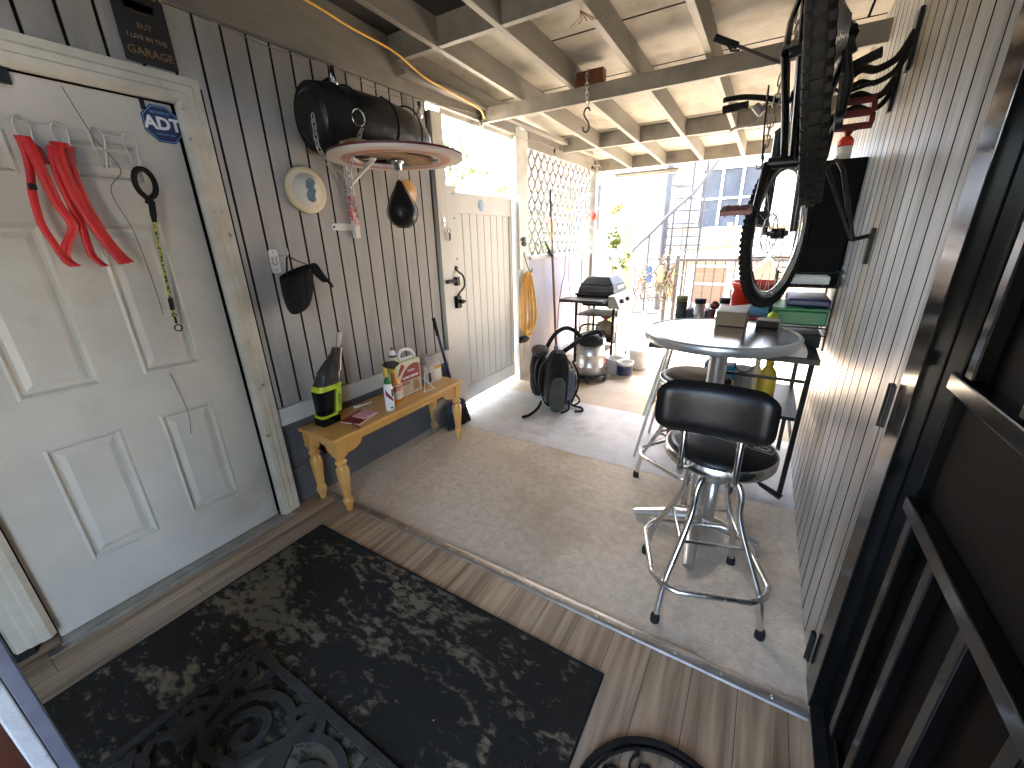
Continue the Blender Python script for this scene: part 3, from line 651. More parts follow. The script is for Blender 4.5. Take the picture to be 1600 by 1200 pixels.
# round iron mat at the bottom of the picture
rm = thing('round_iron_mat', 'round black wrought scroll mat on the laminate, cut off by the bottom edge', 'door mat', (0, .67, .004))
b = MB(); strip(b, [(.0+.235*math.cos(a*math.pi/20), .665+.235*math.sin(a*math.pi/20)) for a in range(41)], .016, .0042, .02)
strip(b, [(.0+.215*math.cos(a*math.pi/20), .665+.215*math.sin(a*math.pi/20)) for a in range(41)], .006, .0042, .015)
for k in range(10):
    a = 2*math.pi*k/10+.2; strip(b, spiral(.155*math.cos(a), .665+.155*math.sin(a), .045, .012, a, 1.2*(1 if k%2 else -1), 18), .007, .0042, .012)
strip(b, [(.0+.10*math.cos(a*math.pi/12), .665+.10*math.sin(a*math.pi/12)) for a in range(25)], .007, .0042, .012)
b.build('scrollwork', 'black_metal', rm)
ds = thing('door_stopper', 'small black metal bracket on the floor beside the security door', 'bracket', (.27, .93, .004))
b = MB(); b.box(.22, .33, .955, .968, .004, .03); b.box(.22, .232, .86, .955, .004, .03); b.box(.32, .345, .86, .955, .004, .012); b.build('plate', 'black_metal', ds, bevel=.002)
# ---------------------------------------------------------------- door hangings
hr = thing('over_door_hook_rack', 'thin wire hook rack hanging across the top of the white door', 'hook rack', (-2.2, .6, 1.9))
HX = -2.198
b = MB(); b.tube(spline([(HX,.38,1.912),(HX,.45,1.905),(HX,.6,1.897),(HX,.8,1.892)],4), .0012, 5); b.tube([(HX,.38,1.80),(HX,.80,1.795)], .0012, 5); b.build('cross_wire', 'wire', hr)
for y in (.483, .572, .669, .765):
    b = MB(); lp = [(HX,y-.014,1.83),(HX,y-.02,1.875),(HX,y-.017,1.902),(HX,y,1.914),(HX,y+.017,1.902),(HX,y+.02,1.875),(HX,y+.012,1.83),(HX,y+.010,1.80),(HX+.012,y+.008,1.782),(HX+.03,y+.006,1.785),(HX+.034,y+.006,1.80)]
    b.tube(spline(lp,4), 0.0024, 5); b.tube(spline([(HX,y-.014,1.83),(HX,y-.012,1.80),(HX+.012,y-.009,1.782),(HX+.03,y-.006,1.785),(HX+.034,y-.006,1.80)],4), 0.0024, 5); b.build('hook', 'wire', hr)
def ribbon(b, pts, w_, ax=(0,1,0), n=7, twist=None):
    P = spline(pts, n); k = len(P); ax = Vector(ax)
    def fn(i, j):
        t = P[i]; a = ax
        if twist: 
            th = twist*i/(k-1); a = Matrix.Rotation(th, 3, 'Z') @ ax
        return t+a*w_*(j-.5)
    b._add([fn(i, j) for i in range(k) for j in (0, 1)], [(2*i, 2*i+1, 2*i+3, 2*i+2) for i in range(k-1)], True)
h1 = thing('red_harness_strap', 'red nylon strap with a black buckle on the leftmost door hook', 'strap', (-2.15, .48, 1.45), 'red straps on the door hooks')
b = MB(); ribbon(b, [(-2.165,.474,1.85),(-2.155,.478,1.80),(-2.152,.482,1.735),(-2.15,.490,1.645),(-2.148,.508,1.573),(-2.15,.475,1.51),(-2.145,.458,1.465),(-2.13,.470,1.435)], .030)
ribbon(b, [(-2.17,.462,1.85),(-2.168,.464,1.80),(-2.165,.455,1.735),(-2.162,.443,1.684),(-2.16,.436,1.62),(-2.155,.434,1.57),(-2.15,.445,1.51),(-2.142,.455,1.462),(-2.13,.478,1.437)], .022)
b.build('webbing', 'red_web', h1, solid=.003)
b = MB(); ribbon(b, [(-2.176,.478,1.828),(-2.168,.49,1.815),(-2.162,.495,1.77)], .032); b.build('neoprene_loop', 'maroon', h1, solid=.006)
b = MB(); b.box(-2.160,-2.148,.436,.456,1.685,1.705); b.build('buckle', 'black_plastic', h1, bevel=.002)
h2 = thing('red_harness_strap', 'wider red nylon strap folded over the second door hook', 'strap', (-2.15, .58, 1.45), 'red straps on the door hooks')
b = MB(); ribbon(b, [(-2.168,.548,1.845),(-2.157,.540,1.80),(-2.152,.538,1.752),(-2.15,.543,1.68),(-2.148,.554,1.617),(-2.142,.567,1.56),(-2.138,.583,1.506),(-2.128,.607,1.436)], .034)
ribbon(b, [(-2.172,.568,1.845),(-2.166,.566,1.79),(-2.16,.562,1.73),(-2.157,.566,1.66),(-2.152,.576,1.59),(-2.148,.590,1.53),(-2.14,.612,1.47),(-2.128,.628,1.44)], .024)
ribbon(b, [(-2.165,.530,1.83),(-2.163,.520,1.74),(-2.16,.525,1.65),(-2.157,.533,1.58),(-2.152,.530,1.51),(-2.147,.532,1.465),(-2.135,.552,1.43)], .024); b.build('webbing', 'red_web', h2, solid=.003)
b = MB(); ribbon(b, [(-2.176,.575,1.835),(-2.166,.568,1.815),(-2.162,.56,1.775)], .036); b.build('neoprene_loop', 'maroon', h2, solid=.006)
ls = thing('dog_leash', 'dog leash with padded black handle and lime rope on the right door hook', 'leash', (-2.17, .75, 1.14))
b = MB(); hp = circ((-2.168,.765,1.735),.052,(0,.62,0),(0,0,1),18); hp = [(-2.168,.765-.012+.0,1.66)]+[(p.x, p.y, p.z) for p in [hp[(i+14)%18] for i in range(17)]]+[(-2.168,.772,1.66)]
b.tube(hp, .0105, 8); b.tube([(-2.168,.768,1.67),(-2.17,.762,1.62),(-2.17,.758,1.59)], [.012,.012,.008], 8); b.build('handle', 'black_fabric', ls)
b = MB(); b.tube(spline([(-2.172,.758,1.60),(-2.178,.752,1.50),(-2.185,.745,1.38),(-2.188,.737,1.26),(-2.19,.735,1.19)],5), .0045, 7); b.build('rope', 'lime_rope', ls)
b = MB(); b.cyl((-2.188,.738,1.285),(-2.189,.735,1.235),.009,8); b.build('grip_sleeve', 'black_rubber', ls)
b = MB(); b.cyl((-2.189,.735,1.205),(-2.19,.735,1.175),.005,7); b.tube(circ((-2.19,.736,1.155),.014,(0,1,0),(0,0,1),12),.003,6,closed=True); b.tube(circ((-2.189,.735,1.212),.008,(0,1,0),(0,0,1),10),.002,6,closed=True); b.build('snap_clip', 'black_metal', ls)
wr = MB(); wr.tube(spline([(-2.2,.62,2.03),(-2.192,.66,1.88),(-2.195,.71,1.78),(-2.197,.66,1.70),(-2.196,.69,1.55),(-2.195,.70,1.35),(-2.196,.70,1.22)],5), .0013, 5)
tag(wr.build('loose_wire', 'iron'), 'thin dark wire trailing down the upper half of the white door', 'wire')
wr = MB(); wr.tube(spline([(-2.207,.66,.96),(-2.203,.67,.88),(-2.2,.678,.76),(-2.203,.665,.66)],5), .0015, 5)
tag(wr.build('loose_wire', 'iron'), 'short dark wire curling over the lower panels of the white door', 'wire')
# ---------------------------------------------------------------- heavy bag, speed bag
hb = thing('heavy_punching_bag', 'black leather punching bag hung sideways high on the plank wall', 'punching bag', (-1.99, 1.75, 1.95))
b = MB()
cen = [(-1.99,1.425,2.065),(-1.99,1.455,2.07),(-1.985,1.60,2.08),(-1.985,1.80,2.09),(-1.99,2.0,2.085),(-2.0,2.16,2.075),(-2.01,2.25,2.07)]
b.tube(cen, [.10,.145,.155,.155,.148,.125,.05], 28); b.build('leather_body', 'leather', hb, sub=1)
b = MB(); b.tube([(-1.99,1.445,2.067),(-1.985,1.56,2.078)], [.149,.158], 28); b.build('padded_end', 'black_fabric', hb)
for y in (1.62, 1.86, 2.04): b = MB(); b.tube(circ((-1.985,y,2.087),.153,(1,0,0),(0,0,1),24), .005, 6, closed=True); b.build('seam_piping', 'black_rubber', hb)
b = MB(); b.tube(circ((-1.825,1.58,2.07),.036,(.2,.9,0),(0,0,1),18),.004,6,closed=True); b.build('hanging_ring', 'chrome', hb)
b = MB(); b.tube(circ((-1.86,1.44,1.80),.026,(.3,.9,0),(0,0,1),16),.004,6,closed=True)
chain(b, [(-1.87,1.36,2.05),(-1.86,1.35,1.92),(-1.86,1.42,1.80),(-1.86,1.47,1.70),(-1.85,1.50,1.645)]); chain(b, [(-1.83,1.60,2.03),(-1.82,1.53,1.93),(-1.84,1.49,1.83),(-1.85,1.50,1.66)]); chain(b, [(-1.86,1.45,1.78),(-1.855,1.49,1.73)])
b.build('chain', 'galv', hb)
for yy in (1.58, 1.92): b = MB(); b.tube([(-2.19,yy,2.235),(-2.0,yy,2.262)], .008, 6); b.build('support_strap', 'black_fabric', hb)
sp_ = thing('speed_bag_platform', 'round red and white speed bag platform on a wall bracket', 'speed bag platform', (-1.84, 1.86, 1.9))
pc = Vector((-1.79, 1.775, 1.905)); pr_ = .35
def ringdisk(b, r0, r1, z0, z1, n=48):
    b.lathe([(r0,z0),(r1,z0),(r1,z1),(r0,z1),(r0,z0)], pc, n, smooth=False)
b = MB(); ringdisk(b, .22, pr_, .0, .014); b.build('drum_ring', 'plat_white', sp_)
b = MB(); ringdisk(b, .235, pr_+.003, .0145, .024); b.build('red_top', 'red_dark', sp_)
b = MB(); ringdisk(b, .232, .285, -.0012, -.0005); b.build('painted_circle', 'faded_red', sp_)
b = MB(); b.box(pc.x-.36, pc.x+.02, pc.y-.28, pc.y-.18, pc.z+.033, pc.z+.06); b.box(pc.x-.36, pc.x+.02, pc.y+.16, pc.y+.26, pc.z+.033, pc.z+.06); b.box(pc.x-.06,pc.x+.06,pc.y-.30,pc.y+.30,pc.z+.005,pc.z+.03)
b.build('arm', 'brown_pole', sp_, bevel=.004)
b = MB(); b.lathe([(0,.004),(.035,.004),(.035,-.012),(.022,-.02),(.022,-.045),(.010,-.05),(0,-.05)], pc, 16); b.build('swivel', 'chrome', sp_)
for k in range(6):
    a = 2*math.pi*k/6+.4; b = MB(); b.lathe([(0,.032),(.012,.032),(.011,.042),(0,.044)], pc+Vector((.31*math.cos(a), .31*math.sin(a), 0)), 8); b.build('bolt', 'galv', sp_)
b = MB(); b.box(-2.198, -2.165, 1.74, 1.775, 1.52, 1.965); b.build('wall_rail', 'white', sp_, bevel=.002)
b = MB(); b.prism(roundrect(.20,.038,.018), .006, lambda u, v, w_: (-2.198+w_, 1.70+u, 1.583+v)); b.build('mounting_plate', 'white', sp_)
b = MB(); b.box(-2.1645,-2.1635,1.743,1.772,1.585,1.755); b.box(-2.1975,-2.1655,1.7383,1.7393,1.62,1.755); b.build('warning_label', 'label_red', sp_)
text('SAFETY', .024, 'ink', sp_, frame_at((-2.163, 1.765, 1.66), (0,0,-1), (0,1,0)))
b = MB(); b.box(-2.165, pc.x-.1, 1.748, 1.768, 1.93, 1.945); b.bar((-2.16,1.758,1.62+.2),(pc.x-.15,1.758,1.93),.016,.016); b.build('brace', 'white', sp_)
for y in (1.615, 1.785): b = MB(); b.lathe([(0,.0),(.007,0),(.005,.004),(0,.005)], (-2.192, y, 1.583), 8, 'x'); b.build('screw', 'ink', sp_)
sb = thing('speed_bag', 'black teardrop speed bag hanging beneath the round platform', 'speed bag', (pc.x, pc.y, 1.56))
b = MB(); prf = [(0,1.565),(.035,1.57),(.066,1.595),(.082,1.63),(.082,1.66),(.068,1.70),(.045,1.74),(.024,1.775),(.012,1.80),(.0,1.81)]
b.lathe(prf, (pc.x,pc.y,0), 20); b.build('bladder', 'vinyl_black', sb, sub=1)
b = MB()
for k in range(4):
    a = math.pi*k/4; pts = [(pc.x+(r+.0015)*math.cos(a), pc.y+(r+.0015)*math.sin(a), z) for r, z in prf]+[(pc.x-(r+.0015)*math.cos(a), pc.y-(r+.0015)*math.sin(a), z) for r, z in prf[::-1]]
    b.tube(pts, .002, 4)
b.build('seam', 'black_rubber', sb)
b = MB(); chain(b, [(pc.x,pc.y,1.868),(pc.x,pc.y,1.80)], .026, .0024, .008); b.build('chain', 'wire', sb)
b = MB(); b.tube(circ((pc.x+.07,pc.y+.055,1.615),.012,(0,1,0),(0,0,1),10),.002,5,closed=True); b.build('lace_ring', 'wire', sb)
yd = MB(); yd.T = Matrix.Translation((-2.185, 2.235, 1.81)); yd.lathe([(0,0),(.075,0),(.078,.006),(.075,.012),(0,.012)], (0,0,0), 28, 'x', sy=1.0); yd.T = None
tag(yd.build('wooden_paddle', 'bench_wood'), 'round yellow wooden disc hung on the wall behind the speed bag', 'paddle')
fr = thing('throwing_disc', 'cream plastic throwing disc with a faded blue picture on the wall', 'disc', (-2.2, 1.475, 1.66))
b = MB(); b.lathe([(.112,.0),(.118,.004),(.118,.016),(.110,.024),(.09,.027),(0,.027)], (-2.198,1.475,1.765), 32, 'x'); b.build('rim', 'cream', fr)
b = MB(); b.lathe([(0,.0275),(.085,.0275),(.085,.0285),(0,.0285)], (-2.198,1.475,1.765), 28, 'x'); b.build('face', 'card_white', fr)
b = MB(); blob = [(.028,.055),(.006,.062),(-.018,.045),(-.024,.018),(-.012,.0),(-.028,-.02),(-.022,-.048),(.0,-.06),(.026,-.05),(.022,-.022),(.034,.0),(.022,.02),(.036,.038)]
b.prism(blob[::-1], .001, lambda u, v, w_: (-2.169+w_, 1.488+u, 1.765+v)); b.build('printed_picture', 'ink_blue', fr)
# ---------------------------------------------------------------- small wall things
bo = thing('bottle_opener_plate', 'small white plastic plate screwed to the plank wall beside the cap', 'plate', (-2.2, 1.225, 1.35))
b = MB(); b.prism([(u*.9, v) for u, v in roundrect(.052,.118,.012)], .006, lambda u, v, w_: (-2.199+w_, 1.228+u, 1.41+v)); b.build('plate', 'white', bo, bevel=.001)
b = MB(); b.box(-2.193,-2.190,1.214,1.220,1.395,1.432); b.box(-2.193,-2.190,1.234,1.240,1.395,1.432); b.box(-2.193,-2.190,1.214,1.240,1.392,1.397); b.lathe([(0,0),(.005,0),(.004,.002),(0,.003)], (-2.193,1.227,1.455), 8, 'x'); b.lathe([(0,0),(.005,0),(.004,.002),(0,.003)], (-2.193,1.229,1.368), 8, 'x'); b.build('slots', 'galv', bo)
ht = thing('baseball_cap', 'black baseball cap hanging by its strap from a wall hook', 'cap', (-2.12, 1.33, 1.14))
b = MB()
def capfn(u, v):
    a = 2*math.pi*v; r_ = math.cos(min(u,1)*math.pi/2)**.55 if u < 1 else 0
    return Vector((-2.115+.062*r_*math.cos(a), 1.285+.088*r_*math.sin(a)-.025*u, 1.36-.21*math.sin(u*math.pi/2)+.03*r_*math.sin(a)))
b.grid(capfn, 10, 22); b.build('crown', 'black_fabric', ht, solid=.004)
b = MB()
def brim(u, v):
    a = (v-.5)*2.2; return Vector((-2.10+.045*math.cos(a)+.02*u, 1.365+.055*u+.055*math.sin(a)*.7*(1-.2*u), 1.375-.02*math.sin(a)-.135*u*(.75+.25*math.cos(a))+.03*u*u+.02*math.cos(2*a)))
b.grid(brim, 8, 12); b.build('brim', 'black_fabric', ht, solid=.005)
b = MB(); ribbon(b, [(-2.14,1.245,1.33),(-2.15,1.262,1.39),(-2.165,1.285,1.432),(-2.15,1.32,1.41),(-2.13,1.37,1.385)], .014, (1,0,0)); b.build('strap', 'black_fabric', ht, solid=.002)
b = MB(); b.tube(spline([(-2.2,1.27,1.44),(-2.165,1.28,1.437),(-2.155,1.285,1.45),(-2.16,1.285,1.475)],4), .003, 6); b.tube([(-2.195,1.215,1.43),(-2.17,1.285,1.44)], .0022, 6); b.build('hook', 'wire', ht)
yc = MB(); yc.tube(spline([(-1.93,.9,2.53),(-1.92,1.45,2.505),(-1.95,1.7,2.50),(-1.96,2.0,2.49),(-2.0,2.3,2.45),(-2.0,2.6,2.43),(-2.02,2.9,2.415),(-2.1,3.08,2.40)],6), .006, 7)
tag(yc.build('yellow_cable', 'yellow_cord'), 'yellow electrical cable sagging under the rafters along the left wall', 'cable')
# string light bulbs
def bulb(y, z, label, x=-2.155):
    t = thing('string_light_bulb', label, 'light bulb', (x, y, z), 'string light bulbs along the left side')
    b = MB(); b.lathe([(.0,.0),(.011,.0),(.012,-.028),(.010,-.032),(0,-.032)], (x,y,z), 10); b.build('socket', 'black_rubber', t)
    b = MB(); b.lathe([(.010,-.032),(.014,-.045),(.023,-.07),(.0235,-.082),(.015,-.100),(0,-.105)], (x,y,z), 12); b.build('glass_bulb', 'glass', t)
    b = MB(); b.tube([(x,y-.004,z-.035),(x,y-.008,z-.08),(x,y,z-.09),(x,y+.008,z-.08),(x,y+.004,z-.035)], .0012, 4); b.build('filament', 'yellow', t)
bulb(1.73, 2.385, 'clear bulb hanging above the heavy punching bag')
bulb(2.39, 2.37, 'clear bulb hanging just left of the side gate')
bulb(3.10, 2.43, 'clear bulb hanging at the end of the cross beam above the gate')
bulb(4.48, 2.40, 'clear bulb hanging over the middle of the lattice')
bulb(5.62, 2.37, 'clear bulb hanging beside the far corner post')
cw = MB(); pts = [(-2.16,1.0,2.41)]
for a, c in ((1.73,2.385),(2.39,2.37),(3.10,2.43),(4.48,2.40),(5.62,2.37)):
    pts += [(-2.156, (pts[-1][1]+a)/2, c+.0-.02), (-2.155, a, c)]
cw.tube(spline(pts,5), .0022, 5); cw.tube(spline([(-2.155,5.62,2.37),(-2.13,5.8,2.40),(-2.12,5.86,2.36),(-2.13,5.87,2.2),(-2.125,5.86,1.9),(-2.13,5.87,1.5),(-2.13,5.86,.8)],5), .006, 6)
tag(cw.build('string_light_wire', 'joist_paint'), 'pale wire carrying the clear bulbs along the left wall', 'wire')
# hanging S-hook at the cross beam
wb = MB(); wb.box(-1.38,-1.15,3.131,3.20,2.488,2.575); tag(wb.build('wood_block', 'brick_wood', bevel=.004), 'reddish brown wooden block resting on the cross beam', 'wood block')
sh = thing('chain_with_hook', 'chain and black S hook hanging from the cross beam', 'hook', (-1.25, 3.12, 2.2))
b = MB(); chain(b, [(-1.26,3.16,2.575),(-1.26,3.12,2.57),(-1.255,3.115,2.45),(-1.245,3.115,2.335)], .036, .003, .010); b.build('chain', 'wire', sh)
b = MB(); b.tube(spline([(-1.228,3.115,2.325),(-1.238,3.115,2.345),(-1.262,3.115,2.34),(-1.272,3.115,2.31),(-1.255,3.115,2.28),(-1.235,3.115,2.25),(-1.232,3.115,2.215),(-1.25,3.115,2.198),(-1.272,3.115,2.21),(-1.278,3.115,2.235)],5), .006, 8); b.build('s_hook', 'black_metal', sh)
rs = thing('rafter_twine', 'scrap of twine tied round a rafter near the front', 'twine', (-.93, 2.25, 2.5))
b = MB()
for k in range(5): b.tube(spline([(-.96,2.26,2.52),(-.955+.01*k,2.255,2.49),(-.98+.03*k,2.25,2.475-.004*k),(-1.0+.04*k,2.24,2.455+.005*k)],4), .002, 4)
b.build('knot', 'brown_pole', rs)
# tube light at the far edge
tl = thing('tube_light_fixture', 'long unlit tube light fixture under the far fascia', 'light fixture', (-1.5, 5.8, 2.2))
b = MB(); b.box(-1.90,-1.10,5.77,5.85,2.245,2.275); b.build('housing', 'joist_paint', tl, bevel=.006)
b = MB(); b.cyl((-1.88,5.81,2.228),(-1.12,5.81,2.228),.014,12); b.build('tube', 'white', tl)
for x in (-1.895, -1.12): b = MB(); b.box(x,x+.015,5.79,5.83,2.205,2.245); b.build('end_cap', 'white', tl)
rl = thing('red_bell', 'small round red bell fixed to the far corner post', 'bell', (-2.15, 5.75, 1.75))
b = MB(); b.lathe([(0,.0),(.05,.0),(.052,.02),(.035,.045),(0,.05)], (-2.165,5.78,1.77), 16, 'x'); b.build('dome', 'orange_red', rl); b = MB(); b.box(-2.175,-2.16,5.74,5.82,1.72,1.82); b.build('base', 'red', rl, bevel=.003)
# ================================================================ BENCH
bn = thing('wooden_bench', 'honey pine bench with turned legs against the left wall', 'bench', (-2.0, 1.72, 0))
BX0, BX1, BY0, BY1, BZ = -2.185, -1.845, 1.145, 2.275, .488
b = MB(); b.box(BX0, BX1, BY0, BY1, BZ-.024, BZ); b.build('seat', 'bench_wood', bn, bevel=.008, seg=3)
def leg(x, y):
    b = MB(); b.box(x-.031, x+.031, y-.031, y+.031, BZ-.125, BZ-.0245); z = BZ-.1255
    b.lathe([(0,z),(.026,z),(.030,z-.008),(.022,z-.018),(.022,z-.024),(.033,z-.034),(.031,z-.046),(.022,z-.054),(.024,z-.062),(.037,z-.085),(.034,z-.13),(.027,z-.20),(.022,z-.265),(.022,z-.272),(.028,z-.28),(.031,z-.295),(.028,z-.312),(.019,z-.335),(.018,z-.352),(.020,.001),(0,.001)], (x,y,0), 20)
    b.build('leg', 'bench_wood', bn, bevel=.004)
for x in (BX0+.045, BX1-.045):
    for y in (BY0+.045, BY1-.045): leg(x, y)
def apron_poly(L):
    d = .09; h0 = .095
    pts = [(0,0),(0,-h0),(d*.3,-h0)]+[(d*.3+.09*math.sin(t*math.pi/16), -h0+.05*(1-math.cos(t*math.pi/16))) for t in range(1, 9)]
    pts2 = [(L-u, v) for u, v in pts[::-1]]
    return (pts+pts2)
for x in (BX0+.026, BX1-.048):
    L = BY1-BY0-.152; b = MB(); b.prism(apron_poly(L), .02, lambda u, v, w_: (x+w_, BY0+.076+u, BZ-.0245+v)); b.build('apron', 'bench_wood', bn)
for y in (BY0+.026, BY1-.048):
    L = BX1-BX0-.152; b = MB(); b.prism(apron_poly(L), .02, lambda u, v, w_: (BX0+.076+u, y+w_, BZ-.0245+v)); b.build('end_apron', 'bench_wood', bn)
# ---- handheld vacuum
T = BZ
hv = thing('handheld_vacuum', 'lime and black cordless hand vacuum standing nose up on the bench', 'hand vacuum', (-2.09, 1.28, T))
def vbox(b, z0, w0, d0, z1, w1, d1, cx=-2.09, cy0=1.285, cy1=None, r=.02):
    cy1 = cy0 if cy1 is None else cy1
    p0 = roundrect(d0, w0, min(r, w0*.4, d0*.4), 4); p1 = roundrect(d1, w1, min(r, w1*.4, d1*.4), 4); k = len(p0)
    vs = [(cx+u, cy0+v, z0) for u, v in p0]+[(cx+u, cy1+v, z1) for u, v in p1]
    b._add(vs, [(i, (i+1)%k, (i+1)%k+k, i+k) for i in range(k)], True); b._add(vs[:k], [tuple(range(k))[::-1]]); b._add(vs[k:], [tuple(range(k))])
b = MB(); vbox(b, T+.001, .125, .10, T+.045, .125, .10); b.build('battery', 'black_gloss', hv, bevel=.003)
b = MB(); vbox(b, T+.046, .115, .09, T+.062, .12, .092); vbox(b, T+.063, .04, .088, T+.205, .035, .088, cy0=1.345, cy1=1.37, r=.012); vbox(b, T+.206, .15, .104, T+.235, .16, .106, cy0=1.31, cy1=1.325, r=.03); b.build('lime_housing', 'lime', hv)
b = MB(); vbox(b, T+.0625, .085, .092, T+.2055, .115, .096, cy0=1.275, cy1=1.29, r=.03); b.build('handle_body', 'black_gloss', hv)
b = MB(); vbox(b, T+.236, .155, .104, T+.30, .13, .09, cy0=1.325, cy1=1.35, r=.035); vbox(b, T+.3002, .13, .09, T+.405, .062, .055, cy0=1.35, cy1=1.42, r=.025); vbox(b, T+.4052, .062, .055, T+.43, .055, .05, cy0=1.42, cy1=1.428, r=.02); b.build('dust_cup', 'smoke', hv)
b = MB(); vbox(b, T+.4302, .028, .012, T+.51, .034, .012, cy0=1.435, cy1=1.46, r=.004); b.build('crevice_tool', 'galv', hv)
text('RYOBI', .022, 'ink', hv, frame_at((-2.0435, 1.356, T+.14), (0,.12,1), (0,-1,.1)))
# ---- notebook and pink note
nb_ = thing('notebook', 'maroon notebook with a pink sticky pad lying near the left end of the bench', 'notebook', (-1.95, 1.42, T))
def rotbox(b, c, hx, hy, z0, z1, a):
    ca, sa = math.cos(a), math.sin(a); P = [(c[0]+u*ca-v*sa, c[1]+u*sa+v*ca) for u, v in ((-hx,-hy),(hx,-hy),(hx,hy),(-hx,hy))]
    b.hexa([(p[0],p[1],z0) for p in P], [(p[0],p[1],z1) for p in P])
b = MB(); rotbox(b, (-1.965,1.41), .065, .085, T+.003, T+.012, .25); b.build('pages', 'card_white', nb_)
b = MB(); rotbox(b, (-1.965,1.41), .068, .088, T+.0002, T+.0028, .25); rotbox(b, (-1.965,1.41), .068, .088, T+.0122, T+.015, .25); b.build('cover', 'maroon', nb_, bevel=.001)
b = MB(); rotbox(b, (-1.955,1.445), .052, .052, T+.0152, T+.022, .12); b.build('sticky_pad', 'pink', nb_)
b = MB(); b.cyl((-1.925,1.33,T+.008),(-1.845,1.315,T+.006),.005,8); b.build('pen', 'maroon', nb_)
# ---- bottles
bt = thing('sunscreen_bottle', 'slim white bottle with a green cap and red band on the bench', 'bottle', (-1.90, 1.60, T))
C0 = (-1.90, 1.60, 0)
b = MB(); b.lathe([(0,T+.001),(.028,T+.001),(.031,T+.008),(.031,T+.14),(.027,T+.165),(.022,T+.178),(0,T+.18)], C0, 20, sx=.8); b.build('body', 'white_bright', bt)
b = MB(); b.lathe([(0,T+.179),(.022,T+.179),(.021,T+.20),(.012,T+.215),(0,T+.217)], C0, 16); b.build('cap', 'green', bt)
b = MB()
def wrap(b, c, r, a0, a1, za, zb, zc, zd, n=8, sx=1.0):   # curved label patch; z edges at a0: za..zb ; at a1: zc..zd
    vs = []
    for i in range(n+1):
        t = i/n; a = math.radians(a0+(a1-a0)*t); vs += [(c[0]+r*math.cos(a)*sx, c[1]+r*math.sin(a), za+(zc-za)*t), (c[0]+r*math.cos(a)*sx, c[1]+r*math.sin(a), zb+(zd-zb)*t)]
    b._add(vs, [(2*i, 2*i+2, 2*i+3, 2*i+1) for i in range(n)], True)
wrap(b, C0, .0315, -75, 20, T+.11, T+.15, T+.055, T+.075, sx=.8); b.m = 1; wrap(b, C0, .0313, 0, 45, T+.09, T+.14, T+.10, T+.14, sx=.8); b.m = 2; wrap(b, C0, .0313, -30, 0, T+.018, T+.03, T+.018, T+.03, sx=.8)
b.build('printed_label', ['maroon', 'ink', 'green'], bt)
sbt = thing('spray_bottle', 'orange liquid spray bottle with a yellow and black trigger on the bench', 'spray bottle', (-1.985, 1.73, T))
C1 = (-1.985, 1.73, 0)
b = MB(); b.lathe([(0,T+.001),(.052,T+.001),(.055,T+.01),(.056,T+.10),(.046,T+.135),(.026,T+.16),(.02,T+.185),(.02,T+.195),(0,T+.195)], C1, 24, sx=.62); b.build('body', 'orange_liquid', sbt)
b = MB(); wrap(b, C1, .0575, -62, 62, T+.02, T+.12, T+.02, T+.12, 12, .62); b.m = 1; wrap(b, C1, .058, -60, 60, T+.08, T+.105, T+.08, T+.105, 12, .62); b.build('printed_label', ['card_white', 'red'], sbt)
text('WEED KILLER', .013, 'white_bright', sbt, frame_at((-1.9485, 1.73, T+.092), (0,1,0), (0,0,1)))
b = MB(); b.lathe([(0,T+.1952),(.021,T+.1952),(.019,T+.222),(0,T+.222)], C1, 14); b.box(C1[0]-.008, C1[0]+.008, C1[1]-.075, C1[1]-.055, T+.19, T+.262); b.build('collar', 'yellow', sbt)
b = MB(); b.prism([(-.07,.028),(-.075,.045),(-.04,.058),(.02,.052),(.055,.03),(.045,.018),(.0,.0),(-.035,.02)][::-1], .028, lambda u, v, w_: (C1[0]-.014+w_, C1[1]+u, T+.2225+v)); b.build('trigger_head', 'black_plastic', sbt, bevel=.003)
jg = thing('pesticide_jug', 'tall beige jug with white handle and dark red label on the bench', 'jug', (-2.02, 1.85, T))
JX = -2.02
def jpoly(): return [(-.105,0),(.115,0),(.12,.02),(.125,.2),(.12,.27),(.10,.30),(.05,.318),(-.01,.32),(-.045,.30),(-.06,.262),(-.07,.255),(-.085,.262),(-.10,.275),(-.11,.27),(-.112,.24),(-.11,.10)]
b = MB(); P = jpoly()
out = [(u, v) for u, v in P]; hole = [(-.035+.0,.262),(-.025,.29),(.0,.30),(.05,.297),(.075,.285),(.078,.262),(.05,.25),(-.01,.248)]
lower = [(-.105,0),(.115,0),(.12,.02),(.125,.245),(-.112,.245),(-.11,.10)]
b.prism(lower, .10, lambda u, v, w_: (JX-.05+w_, 1.85+u, T+.001+v)); b.build('body', 'cream', jg, bevel=.014, seg=3)
b = MB(); b.tube(spline([(JX,1.835,T+.24),(JX,1.825,T+.285),(JX,1.85,T+.312),(JX,1.90,T+.312),(JX,1.945,T+.29),(JX,1.965,T+.245),(JX,1.968,T+.15),(JX,1.962,T+.03)],4), .011, 8); b.tube([(JX,1.84,T+.252),(JX,1.94,T+.252)], .009, 8); b.build('handle', 'white_bright', jg)
b = MB(); b.lathe([(.036,T+.24),(.03,T+.265),(.023,T+.28),(.023,T+.29),(0,T+.29)], (JX,1.775,0), 16); b.m = 1; b.lathe([(.0,T+.2905),(.026,T+.2905),(.026,T+.302),(0,T+.302)], (JX,1.775,0), 16); b.m = 2; b.lathe([(.023,T+.3025),(.018,T+.325),(.008,T+.335),(0,T+.336)], (JX,1.775,0), 16); b.m = 3; b.lathe([(.0,T+.3362),(.009,T+.3362),(.009,T+.352),(0,T+.353)], (JX,1.775,0), 10); b.build('spout_cap', ['cream', 'ink', 'white_bright', 'maroon'], jg)
LX = JX+.0505
